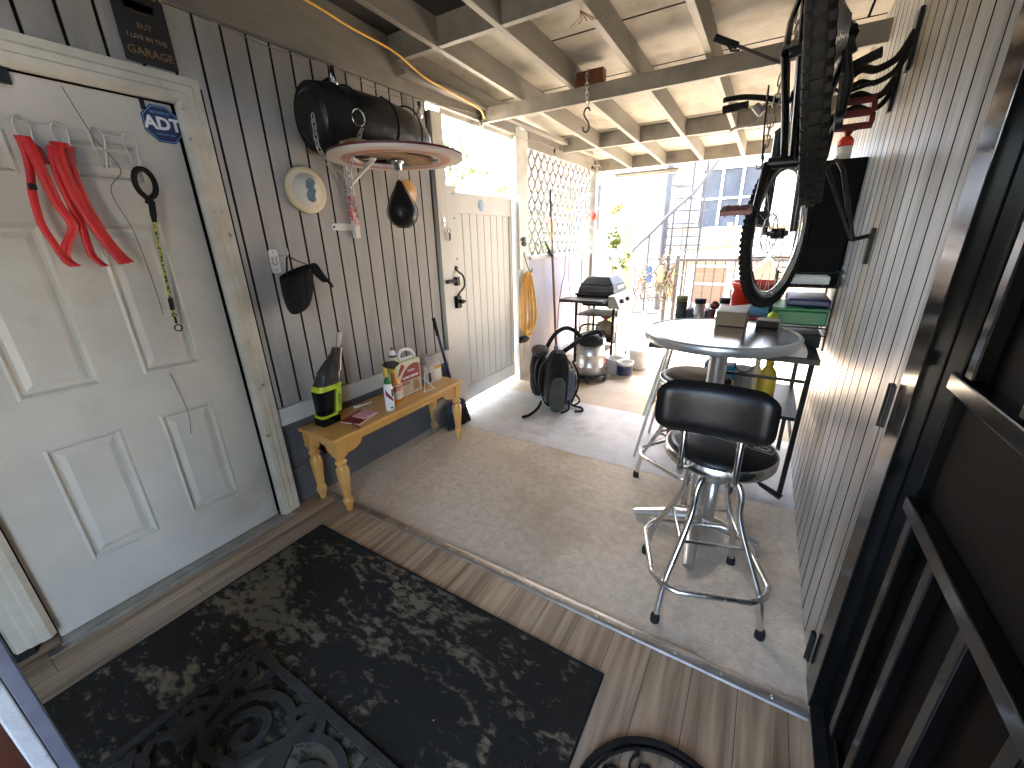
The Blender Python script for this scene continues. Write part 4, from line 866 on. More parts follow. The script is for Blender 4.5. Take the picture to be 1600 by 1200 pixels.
b = MB(); arc = [(-.085+.19*math.sin(math.radians(t)), .115+.10*(math.sin(math.radians(t)))**.8) for t in range(0, 91, 10)]
b.prism([(-.085,.112)]+[( .105,.112)]+[(.105,.205),(.085,.218),(.05,.222),(.01,.212),(-.03,.19),(-.06,.155)], .0008, lambda u, v, w_: (LX+w_, 1.85+u, T+v)); b.prism([(-.10,.155),(-.075,.17),(-.03,.215),(-.055,.24),(-.08,.205)], .0008, lambda u, v, w_: (LX+w_, 1.85+u, T+v))
b.m = 1; b.prism([(-.09,.02),(.105,.02),(.105,.11),(-.09,.11)], .0006, lambda u, v, w_: (LX+w_, 1.85+u, T+v)); b.m = 2; b.prism([(-.085,.085),(-.0,.085),(-.0,.108),(-.085,.108)], .0012, lambda u, v, w_: (LX+w_, 1.85+u, T+v)); b.prism([(.03,.03),(.09,.03),(.085,.085),(.035,.085)], .0012, lambda u, v, w_: (LX+w_, 1.85+u, T+v))
b.build('printed_label', ['maroon', 'tan', 'brown_pole'], jg)
text('Ortho', .026, 'white_bright', jg, frame_at((LX+.0016, 1.873, T+.178), (0,1,0), (0,0,1)))
text('HOME DEFENSE', .021, 'white_bright', jg, frame_at((LX+.0016, 1.863, T+.135), (0,1,0), (0,0,1)), bold=.0006)
text('MAX', .018, 'ink', jg, frame_at((LX+.0016, 1.905, T+.093), (0,1,0), (0,0,1)))
jr = thing('plastic_jar', 'frosted square plastic jar with grey contents at the far end of the bench', 'jar', (-2.06, 2.15, T))
b = MB(); vbox(b, T+.001, .155, .12, T+.15, .155, .12, cx=-2.06, cy0=2.14, r=.025); vbox(b, T+.1502, .15, .115, T+.175, .10, .08, cx=-2.06, cy0=2.14, r=.025); vbox(b, T+.1752, .09, .08, T+.20, .09, .08, cx=-2.06, cy0=2.14, r=.036); b.build('body', 'frost', jr)
b = MB(); b.box(-1.9995, -1.9985, 2.13, 2.21, T+.02, T+.13); b.m = 1; b.box(-1.9982, -1.9978, 2.135, 2.205, T+.10, T+.125); b.m = 2; b.box(-1.9995, -1.9985, 2.07, 2.095, T+.02, T+.09); b.build('printed_label', ['card_white', 'orange_liquid', 'iron'], jr)
stx = thing('white_sticks', 'three thin white sticks leaning against the jug on the bench', 'sticks', (-1.96, 1.96, T))
b = MB(); b.cyl((-1.95,1.985,T+.13),(-1.92,1.93,T+.003),.0025,6); b.build('stick', 'white_bright', stx); b = MB(); b.cyl((-1.955,1.95,T+.105),(-1.90,2.02,T+.003),.0025,6); b.build('stick', 'white_bright', stx); b = MB(); b.cyl((-1.93,1.93,T+.004),(-1.90,2.02,T+.007),.003,6); b.build('stick', 'white_bright', stx)
spn = MB(); spn.tube(spline([(-2.13,1.50,T+.006),(-2.11,1.55,T+.008),(-2.10,1.62,T+.006)],4), [.010]*4+[.006]*5, 7); tag(spn.build('plastic_scoop', 'white_bright'), 'small white plastic scoop lying at the back of the bench', 'scoop')
# ---- broom and dustpan
br = thing('push_broom', 'dark broom with blue handle leaning behind the far end of the bench', 'broom', (-2.05, 2.42, 0))
b = MB(); b.cyl((-2.11,2.30,.92),(-2.04,2.42,.20),.012,10); b.build('pole', 'navy', br); b = MB(); b.cyl((-2.112,2.297,.94),(-2.10,2.318,.80),.014,10); b.build('grip', 'black_rubber', br)
b = MB(); b.prism([(-.12,0),(.12,0),(.08,.07),(.03,.10),(-.03,.10),(-.08,.07)], .045, lambda u, v, w_: (-2.07+w_, 2.42+u, .145+v)); b.build('head', 'navy', br, bevel=.004)
b = MB(); random.seed(3)
for k in range(260):
    u = random.uniform(-.115,.115); v = random.uniform(0,.04); b.bar((-2.068+v, 2.42+u, .15), (-2.072+v*1.6+random.uniform(-.01,.01), 2.42+u*1.25, .004), .003, .003)
b.build('bristles', 'bristle', br)
dp = thing('dustpan', 'grey and navy dustpan standing behind the bench leg', 'dustpan', (-2.1, 2.33, 0))
b = MB(); b.prism([(-.13,0),(.13,0),(.11,.20),(.03,.27),(-.03,.27),(-.11,.20)], .012, lambda u, v, w_: (-2.13+w_+v*.06, 2.31+u, .004+v)); b.build('tray', 'galv', dp, bevel=.003)
b = MB(); b.box(-2.118, -2.10, 2.29, 2.33, .27, .40); b.build('handle', 'navy', dp, bevel=.004)
# ================================================================ NEAR GATE: cord, rake, cords, backpack, vac, grill
cc = thing('extension_cord_coil', 'long coil of yellow orange extension cord hung on the gate post', 'extension cord', (-2.12, 3.85, .4))
b = MB(); random.seed(11)
for k in range(11):
    wd = .03+.012*k; cyk = 3.83+random.uniform(-.02,.02); top = 1.17-.008*(k%3); bot = .42+random.uniform(-.03,.05)+.01*k; xx = -2.15+.007*(k%5)
    pts = []
    for i in range(22):
        a = 2*math.pi*i/22; zz = (top+bot)/2+(top-bot)/2*math.cos(a); wz = wd*(abs(math.sin(a))**.8)*(1.15-.5*math.cos(a)); pts.append((xx+random.uniform(-.003,.003), cyk+math.copysign(wz, math.sin(a)), zz))
    b.tube(pts, .0058, 6, closed=True)
b.tube(spline([(-2.13,3.95,.9),(-2.13,3.70,.35),(-2.12,3.72,.12),(-2.1,3.85,.03),(-2.12,3.95,.06)],5), .0058, 6)
b.build('cord_loops', 'yellow_cord', cc)
b = MB(); b.tube(spline([(-2.19,3.84,1.36),(-2.15,3.845,1.22),(-2.10,3.84,1.16),(-2.09,3.84,1.20)],4), .005, 6); b.build('hook', 'black_metal', cc)
b = MB(); b.box(-2.16,-2.10,3.66,3.74,.44,.50); b.cyl((-2.12,3.62,.46),(-2.12,3.78,.46),.02,8); b.build('plug', 'black_rubber', cc)
rk = thing('garden_tool', 'long brown wooden tool handle leaning on the lattice wall', 'garden tool', (-2.1, 4.43, 0))
b = MB(); b.tube([(-2.08,4.46,.005),(-2.12,4.42,1.0),(-2.15,4.39,1.78)], .015, 9); b.build('handle', 'brown_pole', rk)
b = MB(); b.tube([(-2.15,4.39,1.72),(-2.155,4.385,2.0)], [.016,.012], 8); b.build('ferrule', 'iron', rk)
bg_ = thing('bungee_cords', 'pair of thin dark cords looped over the lattice sill', 'cords', (-2.14, 4.8, .4))
b = MB(); b.tube(spline([(-2.15,4.86,1.42),(-2.155,4.82,1.25),(-2.15,4.80,1.08),(-2.14,4.70,.95),(-2.13,4.60,.70),(-2.12,4.55,.42)],5), .005, 6); b.tube(spline([(-2.15,4.95,1.42),(-2.155,4.93,1.2),(-2.14,4.90,1.0),(-2.13,4.97,.75),(-2.12,5.06,.48)],5), .005, 6); b.build('cord', 'red_dark', bg_)
b = MB(); b.tube(circ((-2.135,4.92,.86),.018,(0,1,0),(0,0,1),12),.003,6,closed=True); b.build('ring', 'iron', bg_)
lop = thing('loppers', 'pair of long dark pruning tools standing against the lattice', 'loppers', (-2.12, 4.25, .9))
b = MB(); b.tube([(-2.14,4.30,1.34),(-2.15,4.42,1.30),(-2.15,4.35,1.36)], .016, 7); b.tube([(-2.13,4.40,1.30),(-2.14,4.22,1.46)], [.02,.008], 7); b.build('head', 'black_metal', lop)
# backpack
bp = thing('backpack', 'black and grey backpack standing open on the floor by the gate', 'backpack', (-1.5, 3.18, 0))
bp_m = Matrix.Translation((-1.52, 3.20, 0)) @ Matrix.Rotation(math.radians(38), 4, 'Z') @ Matrix.Rotation(math.radians(5), 4, 'Y')
def sup(b, c, r, e=.55, nu=14, nv=24, top=1.0):
    def S(x, p): return math.copysign(abs(x)**p, x)
    def fn(u, v):
        a = -math.pi/2+math.pi*u; t = 2*math.pi*v
        tz = S(math.sin(a), e); k = 1-(1-top)*(tz+1)/2
        return Vector((c[0]+r[0]*S(math.cos(a), e)*S(math.cos(t), e)*k, c[1]+r[1]*S(math.cos(a), e)*S(math.sin(t), e)*k, c[2]+r[2]*tz))
    b.grid(fn, nu, nv)
b = MB(); b.T = bp_m; sup(b, (0,0,.27), (.105,.17,.262), .55, top=.8); b.build('main_compartment', 'black_fabric', bp)
b = MB(); b.T = bp_m; sup(b, (.115,0,.20), (.055,.125,.17), .6, top=.85); b.build('front_pocket', 'grey_fabric', bp)
b = MB(); b.T = bp_m; sup(b, (.155,0,.18), (.035,.045,.15), .6); b.build('pocket_panel', 'black_fabric', bp)
b = MB(); b.T = bp_m; sup(b, (-.02,-.17,.17), (.07,.05,.16), .6, top=.9); b.build('side_pouch', 'olive_fabric', bp)
b = MB(); b.T = bp_m; b.tube(spline([(-.03,-.05,.52),(-.03,-.04,.565),(-.03,.04,.565),(-.03,.05,.52)],5), .011, 7); b.build('grab_handle', 'grey_fabric', bp)
b = MB(); b.T = bp_m
for y in (-.09, .09): ribbon(b, [(-.10,y,.49),(-.17,y,.40),(-.18,y*1.2,.25),(-.13,y*1.4,.10),(-.08,y*1.4,.05)], .055)
ribbon(b, [(.10,.13,.45),(.17,.13,.34),(.18,.14,.2),(.12,.14,.05)], .02)
ribbon(b, [(.10,-.12,.47),(.16,-.12,.36),(.175,-.12,.22),(.13,-.12,.08)], .02)
b.build('shoulder_strap', 'black_fabric', bp, solid=.012)
b = MB(); b.tube(spline([(-1.60,3.10,.06),(-1.585,3.0,.03),(-1.60,2.88,.012),(-1.63,2.80,.014)],5), .013, 7); b.tube(spline([(-1.40,3.26,.08),(-1.34,3.22,.03),(-1.26,3.24,.012),(-1.22,3.17,.014),(-1.27,3.11,.02)],5), .011, 6); b.tube(spline([(-1.42,3.30,.14),(-1.36,3.33,.10),(-1.30,3.30,.05),(-1.33,3.24,.02)],5), .009, 6); b.tube(spline([(-1.38,3.20,.10),(-1.33,3.12,.03),(-1.37,3.04,.012)],5), .009, 6); b.build('loose_strap', 'black_fabric', bp)
b = MB(); b.T = bp_m; b.tube(spline([(.085,-.12,.42),(.12,-.06,.48),(.12,.06,.48),(.085,.12,.42)],5), .004, 5); b.tube(spline([(.168,-.09,.30),(.172,0,.34),(.168,.09,.30),(.16,.10,.12)],5), .003, 5); b.build('zip', 'galv', bp)
jk = thing('rolled_jacket', 'dark rolled clothes bundled beside the backpack', 'clothes bundle', (-1.78, 3.36, 0))
b = MB(); b.T = Matrix.Translation((-1.76,3.36,0)) @ Matrix.Rotation(math.radians(30),4,'Z'); sup(b, (0,0,.24), (.10,.12,.235), .75, top=.8); b.build('bag', 'black_fabric', jk)
b = MB(); b.T = Matrix.Translation((-1.76,3.36,0)) @ Matrix.Rotation(math.radians(30),4,'Z'); sup(b, (.01,-.01,.47), (.085,.10,.055), .9); b.build('fabric_roll', 'plum', jk)
# shop vac
sv = thing('shop_vacuum', 'steel drum wet dry vacuum with a black head and hose', 'shop vacuum', (-1.5, 4.07, 0)); VC = (-1.50, 4.07, 0)
b = MB(); b.lathe([(0,.075),(.140,.075),(.150,.09),(.150,.16),(.155,.17),(.155,.18),(.150,.19),(.150,.29),(.155,.30),(.155,.31),(.150,.32),(.150,.42),(0,.42)], VC, 32); b.build('drum', 'steel', sv)
b = MB(); b.lathe([(0,.4202),(.165,.4202),(.168,.435),(.16,.465),(.13,.50),(.09,.525),(0,.53)], VC, 28); b.build('head', 'black_plastic', sv)
b = MB(); b.lathe([(.0,.045),(.15,.045),(.185,.055),(.185,.07),(.15,.0745),(0,.0745)], VC, 28)
b.build('base', 'black_plastic', sv)
for a in (-75, 0, 110, 200):
    x = VC[0]+.175*math.cos(math.radians(a)); y = VC[1]+.175*math.sin(math.radians(a)); b = MB(); b.cyl((x-.012,y,.024),(x+.012,y,.024),.023,12); b.box(x-.018,x+.018,y-.025,y+.025,.045,.085); b.build('caster', 'black_rubber', sv, bevel=.003)
b = MB(); b.tube(spline([(-1.58,3.96,.50),(-1.62,3.92,.56),(-1.70,3.86,.60),(-1.78,3.78,.55),(-1.84,3.70,.42),(-1.86,3.62,.25)],7), .022, 10); b.tube(spline([(-1.36,4.02,.56),(-1.45,3.92,.55),(-1.62,3.80,.42),(-1.72,3.72,.33)],5), .024, 10); b.build('hose', 'black_rubber', sv)
b = MB(); b.tube(spline([(-1.62,4.04,.53),(-1.60,4.05,.60),(-1.5,4.07,.62),(-1.40,4.08,.60),(-1.38,4.08,.53)],5), .010, 8)
for k in range(3): b.tube([p+Vector((0,-.02*k,.02*k)) for p in spline([(-1.66,3.98,.52),(-1.55,3.92,.58),(-1.42,3.96,.60),(-1.38,4.06,.57)],5)], .004, 5)
b.cyl((-1.36,3.99,.535),(-1.33,3.97,.56),.03,12); b.build('carry_handle', 'black_metal', sv)
b = MB(); b.box(-1.352,-1.332,4.0,4.05,.43,.49); b.box(-1.60,-1.575,3.92,3.95,.40,.46); b.build('clip', 'steel', sv, bevel=.003)
# grill
gr = thing('gas_grill', 'small black lidded gas grill on an open cart beside the lattice', 'grill', (-1.65, 4.9, 0))
def tap(b, x0,x1,y0,y1,z0,X0_,X1_,Y0_,Y1_,z1): b.hexa([(x0,y0,z0),(x1,y0,z0),(x1,y1,z0),(x0,y1,z0)], [(X0_,Y0_,z1),(X1_,Y0_,z1),(X1_,Y1_,z1),(X0_,Y1_,z1)])
b = MB(); tap(b, -1.92,-1.46,4.66,5.20,.86, -1.90,-1.48,4.69,5.17,.95); tap(b, -1.90,-1.48,4.69,5.17,.9505, -1.83,-1.56,4.76,5.10,1.05); b.build('lid', 'grill_black', gr, bevel=.018, seg=3)
b = MB(); b.box(-1.94,-1.44,4.64,5.22,.835,.859); b.build('lid_rim', 'black_plastic', gr, bevel=.006)
b = MB(); tap(b, -1.86,-1.5,4.72,5.14,.70, -1.93,-1.45,4.65,5.21,.8345); b.build('firebox', 'black_metal', gr, bevel=.008)
b = MB()
for k in range(4): b.box(-1.475,-1.468,4.82,5.08,.885+.016*k,.890+.016*k)
b.build('vent', 'steel', gr)
b = MB(); b.box(-2.02,-1.48,4.36,4.635,.785,.82); b.build('side_shelf', 'grill_black', gr, bevel=.008)
b = MB(); b.hexa([(-1.47,4.50,.72),(-1.33,4.50,.72),(-1.33,5.20,.72),(-1.47,5.20,.72)], [(-1.475,4.50,.86),(-1.40,4.50,.86),(-1.40,5.20,.86),(-1.475,5.20,.86)]); b.build('control_panel', 'galv', gr, bevel=.004)
for y in (4.63, 4.86):
    b = MB(); b.cyl((-1.368,y,.79),(-1.335,y,.80),.028,14); b.build('knob', 'black_plastic', gr)
b = MB(); b.box(-1.40,-1.385,4.60,5.18,.10,.715); b.build('door_panel', 'shed_paint', gr, bevel=.004)
for x, y in ((-1.42,4.56),(-1.88,4.56),(-1.42,5.18),(-1.88,5.18)):
    b = MB(); b.box(x-.014,x+.014,y-.014,y+.014,.02,.784 if y < 5 else .70); b.build('leg', 'black_metal', gr)
b = MB(); b.box(-1.90,-1.40,4.58,5.16,.30,.318); b.build('lower_shelf', 'black_metal', gr); b = MB(); b.box(-1.90,-1.42,4.60,5.1,.60,.612); b.build('upper_shelf', 'iron', gr)
b = MB(); tap(b, -1.46,-1.38,4.50,4.60,.0, -1.435,-1.405,4.535,4.575,.12); b.build('foot', 'black_plastic', gr)
pt = thing('propane_tank', 'small red and white gas tank on the grill shelf', 'gas tank', (-1.62,4.8,.32)); b = MB(); b.lathe([(0,.319),(.10,.325),(.12,.37),(.12,.45),(.09,.50),(.03,.52),(.03,.56),(0,.56)], (-1.60,4.82,0), 20); b.build('shell', 'tan', pt); b = MB(); b.tube(circ((-1.60,4.82,.555),.05,(1,0,0),(0,1,0),14),.008,6,closed=True); b.build('collar', 'red', pt)
rc = MB(); rc.box(-1.84,-1.52,4.62,4.95,.02,.19); tag(rc.build('red_crate', 'orange_red', bevel=.012), 'low orange red plastic box under the grill cart', 'box')
def bucket(c, r0, r1, h_, m_, name, label, band=None, cat='bucket'):
    t = thing(name, label, cat, c); b = MB(); x, y, z = c
    b.lathe([(0,z+.001),(r0,z+.001),(r0+(r1-r0)*.85,z+h_*.85),(r0+(r1-r0)*.85+.006,z+h_*.86),(r1+.006,z+h_*.97),(r1+.006,z+h_),(r1-.004,z+h_),(r0-.004,z+.012),(0,z+.012)], (x,y,0), 26); b.build('pail', m_, t)
    b = MB(); b.tube([(x+r1*1.03*math.cos(a), y+.35*r1*math.sin(a)-.3*r1, z+h_*.82-abs(math.sin(a))*h_*.35) for a in [math.pi*i/14 for i in range(15)]], .0028, 5); b.build('bail_handle', 'wire', t)
    if band: b = MB(); wrap(b, (x,y,0), r0+(r1-r0)*.5+.004, -170, -10, z+.02, z+h_*.8, z+.02, z+h_*.8, 14); b.build('printed_label', band, t)
    return t
bucket((-1.19,4.36,0), .075, .09, .17, 'white', 'paint_bucket', 'small blue labelled paint bucket on the floor beside the grill cart', 'navy')
bucket((-1.13,4.72,0), .10, .12, .24, 'white', 'plastic_pail', 'larger white pail standing behind the blue paint bucket')
bucket((-1.33,4.42,0), .08, .10, .18, 'white', 'plastic_pail', 'white pail half hidden between the grill foot and blue bucket')
# ================================================================ TABLE, STOOLS
TZ = 1.085; tb = thing('bistro_table', 'round polished metal bar table on a chrome pedestal', 'table', (-.12, 1.98, 0)); TC = (-.135, 1.99, 0)
b = MB(); b.lathe([(0,TZ-.003),(.298,TZ-.003)], TC, 56); b.build('tabletop', 'table_top', tb)
b = MB(); b.lathe([(.298,TZ-.004),(.300,TZ),(.311,TZ-.001),(.315,TZ-.006),(.315,TZ-.036),(.311,TZ-.04),(.0,TZ-.04)], TC, 56); b.build('rim_band', 'rim_metal', tb)
b = MB(); b.lathe([(.0,TZ-.041),(.12,TZ-.041),(.12,TZ-.05),(.04,TZ-.055),(.038,TZ-.06),(.038,.14),(.045,.13),(.045,.09),(0,.09)], (-.12,1.98,0), 24); b.build('pedestal', 'steel', tb)
for k, a in enumerate((-85, 5, 95, 182)):
    a = math.radians(a); d = Vector((math.cos(a), math.sin(a), 0)); c = Vector((-.12,1.98,0)); b = MB(); b.tube([c+d*.02+Vector((0,0,.11)), c+d*.15+Vector((0,0,.075)), c+d*.30+Vector((0,0,.026))], [.042,.034,.024], 12, flat=.75); b.build('foot', 'steel', tb)
def stool(cx, cy_, legrot, seat_z, name, label, back, txt):
    t = thing(name, label, 'stool', (cx, cy_, 0), 'swivel stools at the bar table'); Cc = Vector((cx, cy_, 0)); hz = seat_z-.115
    for k in range(4):
        a = legrot+math.pi/2*k; d = Vector((math.cos(a), math.sin(a), 0)); b = MB()
        prof_ = [(.045,hz),(.085,hz-.004),(.112,hz-.05),(.118,hz-.13),(.145,hz-.21),(.20,hz-.33),(.245,.18),(.272,.04)]
        b.tube(spline([Cc+d*r+Vector((0,0,z)) for r, z in prof_], 4), .0125, 10); lg = b.build('leg', 'chrome', t)
        b = MB(); b.lathe([(0,.001),(.019,.001),(.018,.03),(.014,.04),(0,.04)], Cc+d*.276, 12); b.build('rubber_foot', 'black_rubber', lg, off=ROOTOFF[t.name])
    b = MB(); rr = .262; pts = []
    for k in range(4):
        a = legrot+math.pi/2*k
        for da in (-14, -7, 0, 7, 14): pts.append(Cc+Vector((rr*(1-abs(da)/14*.035)*math.cos(a+math.radians(da)), rr*(1-abs(da)/14*.035)*math.sin(a+math.radians(da)), .19)))
    b.tube(pts, .0115, 8, closed=True); b.build('foot_ring', 'chrome', t)
    b = MB(); rr = .165; pts = [Cc+Vector((rr*math.cos(legrot+math.pi/2*k), rr*math.sin(legrot+math.pi/2*k), hz-.26)) for k in range(4)]
    b.tube(pts+[pts[0]], .008, 6); b.build('cross_brace', 'chrome', t)
    b = MB(); b.lathe([(0,hz-.025),(.055,hz-.025),(.06,hz-.015),(.06,hz+.014),(.035,hz+.022),(.035,seat_z-.055),(.07,seat_z-.052),(0,seat_z-.052)], Cc, 20); b.lathe([(0,hz-.22),(.022,hz-.22),(.022,hz-.026),(0,hz-.026)], Cc, 16); b.build('swivel_column', 'steel', t)
    b = MB(); b.lathe([(0,seat_z-.05),(.175,seat_z-.05),(.192,seat_z-.045),(.197,seat_z-.035),(.197,seat_z-.005),(.190,seat_z+.001),(.186,seat_z-.004)], Cc, 44); b.build('seat_band', 'chrome', t)
    b = MB(); b.lathe([(.187,seat_z-.006),(.184,seat_z+.010),(.165,seat_z+.022),(.12,seat_z+.028),(0,seat_z+.030)], Cc, 44); b.build('seat_cushion', 'vinyl_black', t)
    b = MB(); b.tube([Cc+Vector((.03,.03,hz+.04)), Cc+Vector((.16,-.06,hz+.02))], .006, 6); b.tube([Cc+Vector((.15,-.055,hz+.022)), Cc+Vector((.215,-.085,hz+.005))], [.012,.016], 8, flat=.5); b.build('height_lever', 'black_plastic', t)
    if back:
        by = cy_-.20
        for s_ in (-1, 1):
            b = MB(); x = cx+s_*.088-.02; b.tube(spline([(x,cy_-.10,seat_z-.062),(x,by+.03,seat_z-.055),(x,by+.0,seat_z-.02),(x-.002*s_,by-.012,seat_z+.08),(x,by-.0,seat_z+.20)],5), .0115, 10, flat=1); b.build('back_post', 'chrome', t)
        zc = seat_z+.225; P = roundrect(.355,.185,.045,5); cxx = cx-.026
        b = MB()
        def bk(u, v, w_): return (cxx+u, by-.02+w_-1.15*u*u*1.0, zc+v)
        nn = 18; 
        def face(w_): 
            return [[bk(-.1775+.355*i/nn, 0, w_) for i in range(nn+1)]]
        rows = []
        for j in range(9):
            v = -.0925+.185*j/8; ins = 0
            dv = max(0, abs(v)-(.0925-.045)); ins = .045-math.sqrt(max(0,.045**2-dv**2))
            hw = .1775-ins; rows.append([(-hw+2*hw*i/nn, v) for i in range(nn+1)])
        for side, w0 in ((1, .028), (-1, -.022)):
            vs = []
            for j, row in enumerate(rows):
                for i, (u, v) in enumerate(row):
                    e = min(1, min(i, nn-i)/2.0)*min(1, min(j, 8-j)/1.5); vs.append(bk(u, v, (w0 if e > 0 else 0.003)*(.45+.55*e) if e > 0 else .003))
            fs = [(j*(nn+1)+i, j*(nn+1)+i+1, (j+1)*(nn+1)+i+1, (j+1)*(nn+1)+i) for j in range(8) for i in range(nn)]
            if side > 0: fs = [f[::-1] for f in fs]
            b._add(vs, fs, True)
        b.build('backrest', 'vinyl_black', t, sub=1)
    # printed lettering box on the seat
    if txt:
        d = Vector((-1, .28, 0)).normalized(); up = Vector((-.28,-1,0)).normalized(); o = Cc+Vector((.035,.018,seat_z+.0305))
        m_ = frame_at(o, d, up)
        text('CRAFTSMAN', .047, 'galv', t, m_, bold=.0012, ext=.001)
        b = MB(); L = .145; Wd = .032
        pp = [o+d*L+up*Wd, o+d*L-up*Wd, o-d*L-up*Wd, o-d*L+up*Wd]
        for i in range(4): b.bar(pp[i], pp[(i+1)%4], .0025, .0012)
        b.build('lettering_border', 'galv', t)
    return t
stool(-.045, 1.585, math.radians(-115.8), .725, 'bar_stool', 'black padded bar stool with backrest and chrome legs in front of the table', True, True)
stool(-.25, 2.42, math.radians(-168), .715, 'bar_stool', 'backless round black bar stool half hidden behind the table', False, False)
# things on the table
bx = thing('cardboard_box', 'open brown cardboard box with pale flap on the metal table', 'box', (-.10, 2.17, TZ))
b = MB(); rotbox(b, (-.10,2.165), .062, .052, TZ, TZ+.062, -.1); b.build('carton', 'cardboard', bx)
b = MB(); ca = -.1; b.hexa([(-.165,2.12,TZ+.064),(-.045,2.11,TZ+.066),(-.03,2.22,TZ+.088),(-.155,2.228,TZ+.07)], [(-.165,2.12,TZ+.066),(-.045,2.11,TZ+.068),(-.03,2.22,TZ+.09),(-.155,2.228,TZ+.072)]); b.build('flap', 'card_white', bx)
nh = thing('napkin_holder', 'small clear holder of pale cards right of the cardboard box', 'holder', (.05, 2.18, TZ))
b = MB(); rotbox(b, (.05,2.20), .045, .045, TZ, TZ+.028, -.15); b.build('cards', 'card_white', nh); b = MB(); rotbox(b, (.05,2.15), .048, .0015, TZ, TZ+.045, -.15); b.build('clear_panel', 'glass', nh); b = MB(); rotbox(b, (.058,2.246), .048, .0015, TZ, TZ+.045, -.15); b.build('clear_panel', 'glass', nh)
# ================================================================ WORK DESK AND ITS CLUTTER
dk = thing('folding_workbench', 'dark long worktable behind the bar table along the right wall', 'worktable', (-.1, 2.9, 0))
DZ = .88
b = MB(); b.box(-.54,.31,2.46,3.35,DZ-.03,DZ); b.build('top', 'dark_wood', dk, bevel=.004)
b = MB(); b.box(-.30,.29,2.62,3.25,.47,.49); b.build('lower_shelf', 'black_metal', dk)
for x in (-.18, .28):
    for y, y2 in ((2.50,2.58),(3.30,3.22)):
        b = MB(); b.bar((x,y2,.0),(x,y,DZ-.03),.025,.025); b.build('leg', 'black_metal', dk)
b = MB(); b.bar((.28,2.55,.35),(.28,3.25,.35),.015,.015); b.build('side_rail', 'black_metal', dk); b = MB(); b.bar((-.18,2.52,.74),(.28,2.52,.74),.015,.015); b.tube(circ((-.02,2.53,.795),.045,(1,0,0),(0,0,1),14),.004,5,closed=True); b.tube(circ((-.16,2.53,.795),.045,(1,0,0),(0,0,1),14),.004,5,closed=True); b.build('rail', 'black_metal', dk)
def bottle(name, label, cat, c, r, h_, m_, capm='white', capr=None, neck=True):
    t = thing(name, label, cat, c); x, y, z = c; capr = capr or r*.45
    b = MB(); b.lathe([(0,z+.001),(r*.95,z+.001),(r,z+.01),(r,z+h_*.62),(r*.8,z+h_*.74),(capr*.9,z+h_*.84),(capr*.9,z+h_*.86),(0,z+h_*.86)] if neck else [(0,z+.001),(r*.95,z+.001),(r,z+.008),(r,z+h_*.8),(0,z+h_*.8)], (x,y,0), 18); b.build('body', m_, t)
    b = MB(); rr = capr if neck else r*1.02; z0 = z+h_*(.861 if neck else .801); b.lathe([(0,z0),(rr,z0),(rr,z+h_*.99),(rr*.85,z+h_),(0,z+h_)], (x,y,0), 14); b.build('cap', capm, t)
bottle('detergent_bottle', 'tall yellow plastic bottle on the lower shelf by the right wall', 'bottle', (.11,2.75,.491), .05, .30, 'yellow', 'yellow')
bottle('storage_jar', 'white lidded jar beside the yellow bottle on the lower shelf', 'jar', (-.02,2.74,.491), .05, .235, 'frost', 'white', neck=False)
bottle('spray_can', 'pale can behind the yellow bottle on the lower shelf', 'can', (.05,2.86,.491), .035, .26, 'cream', 'white')
cb = MB(); cb.hexa([(-.20,2.68,.491),(-.08,2.68,.491),(-.08,2.74,.491),(-.20,2.74,.491)], [(-.24,2.66,.74),(-.06,2.66,.74),(-.06,2.76,.74),(-.24,2.76,.74)]); tag(cb.build('cyan_bag', 'cyan', bevel=.01), 'bright cyan bag on the lower shelf under the worktable', 'bag')
rbx = thing('red_toolbox', 'dark red tool case under the left end of the worktable', 'tool case', (-.40,2.72,0)); b = MB(); b.box(-.45,-.31,2.93,3.18,.001,.40); b.build('body', 'maroon', rbx, bevel=.01); b = MB(); b.tube([(-.43,3.05,.40),(-.43,3.05,.44),(-.33,3.05,.44),(-.33,3.05,.40)], .007, 6); b.build('handle', 'black_plastic', rbx)
ch_ = thing('folding_lawn_chair', 'folded chair with pale yellow webbing under the table edge', 'chair', (-.55,2.75,0))
b = MB(); b.tube([(-.60,2.62,.0),(-.47,2.75,.80)], .011, 8); b.tube([(-.60,3.05,.0),(-.47,2.95,.80)], .011, 8); b.build('frame', 'steel', ch_); b = MB(); b.hexa([(-.585,2.68,.30),(-.565,2.68,.30),(-.565,2.99,.30),(-.585,2.99,.30)], [(-.505,2.76,.72),(-.485,2.76,.72),(-.485,2.94,.72),(-.505,2.94,.72)]); b.build('webbing', 'cream', ch_)
tr_ = MB(); tr_.box(.06,.25,2.47,2.66,DZ+.001,DZ+.035); tag(tr_.build('paper_stack', 'card_white', bevel=.003), 'stack of pale papers on the front edge of the worktable', 'papers')
bucket((-.03,3.17,DZ), .125, .15, .31, 'orange_red', 'red_bucket', 'large bright red bucket on the worktable behind the bicycle wheel')
bt2 = thing('storage_tote', 'green plastic tote box on the worktable against the right wall', 'storage tote', (.19,2.85,1.0))
b = MB(); b.box(.07,.325,2.70,3.05,1.005,1.085); b.build('box', 'green_bin', bt2, bevel=.01); b = MB(); b.box(.06,.335,2.69,3.06,1.0852,1.10); b.build('lid', 'green_bin', bt2, bevel=.004)
bw = MB(); bw.box(.13,.33,2.74,3.08,1.101,1.145); tag(bw.build('blue_case', 'navy', bevel=.012), 'dark blue flat case lying on the green tote', 'case')
og = thing('wire_rack', 'black wire rack holding the totes on the worktable', 'rack', (.2,2.85,DZ)); b = MB()
for x in (.06,.33):
    for y in (2.68,3.07): b.cyl((x,y,DZ),(x,y,1.30),.005,6)
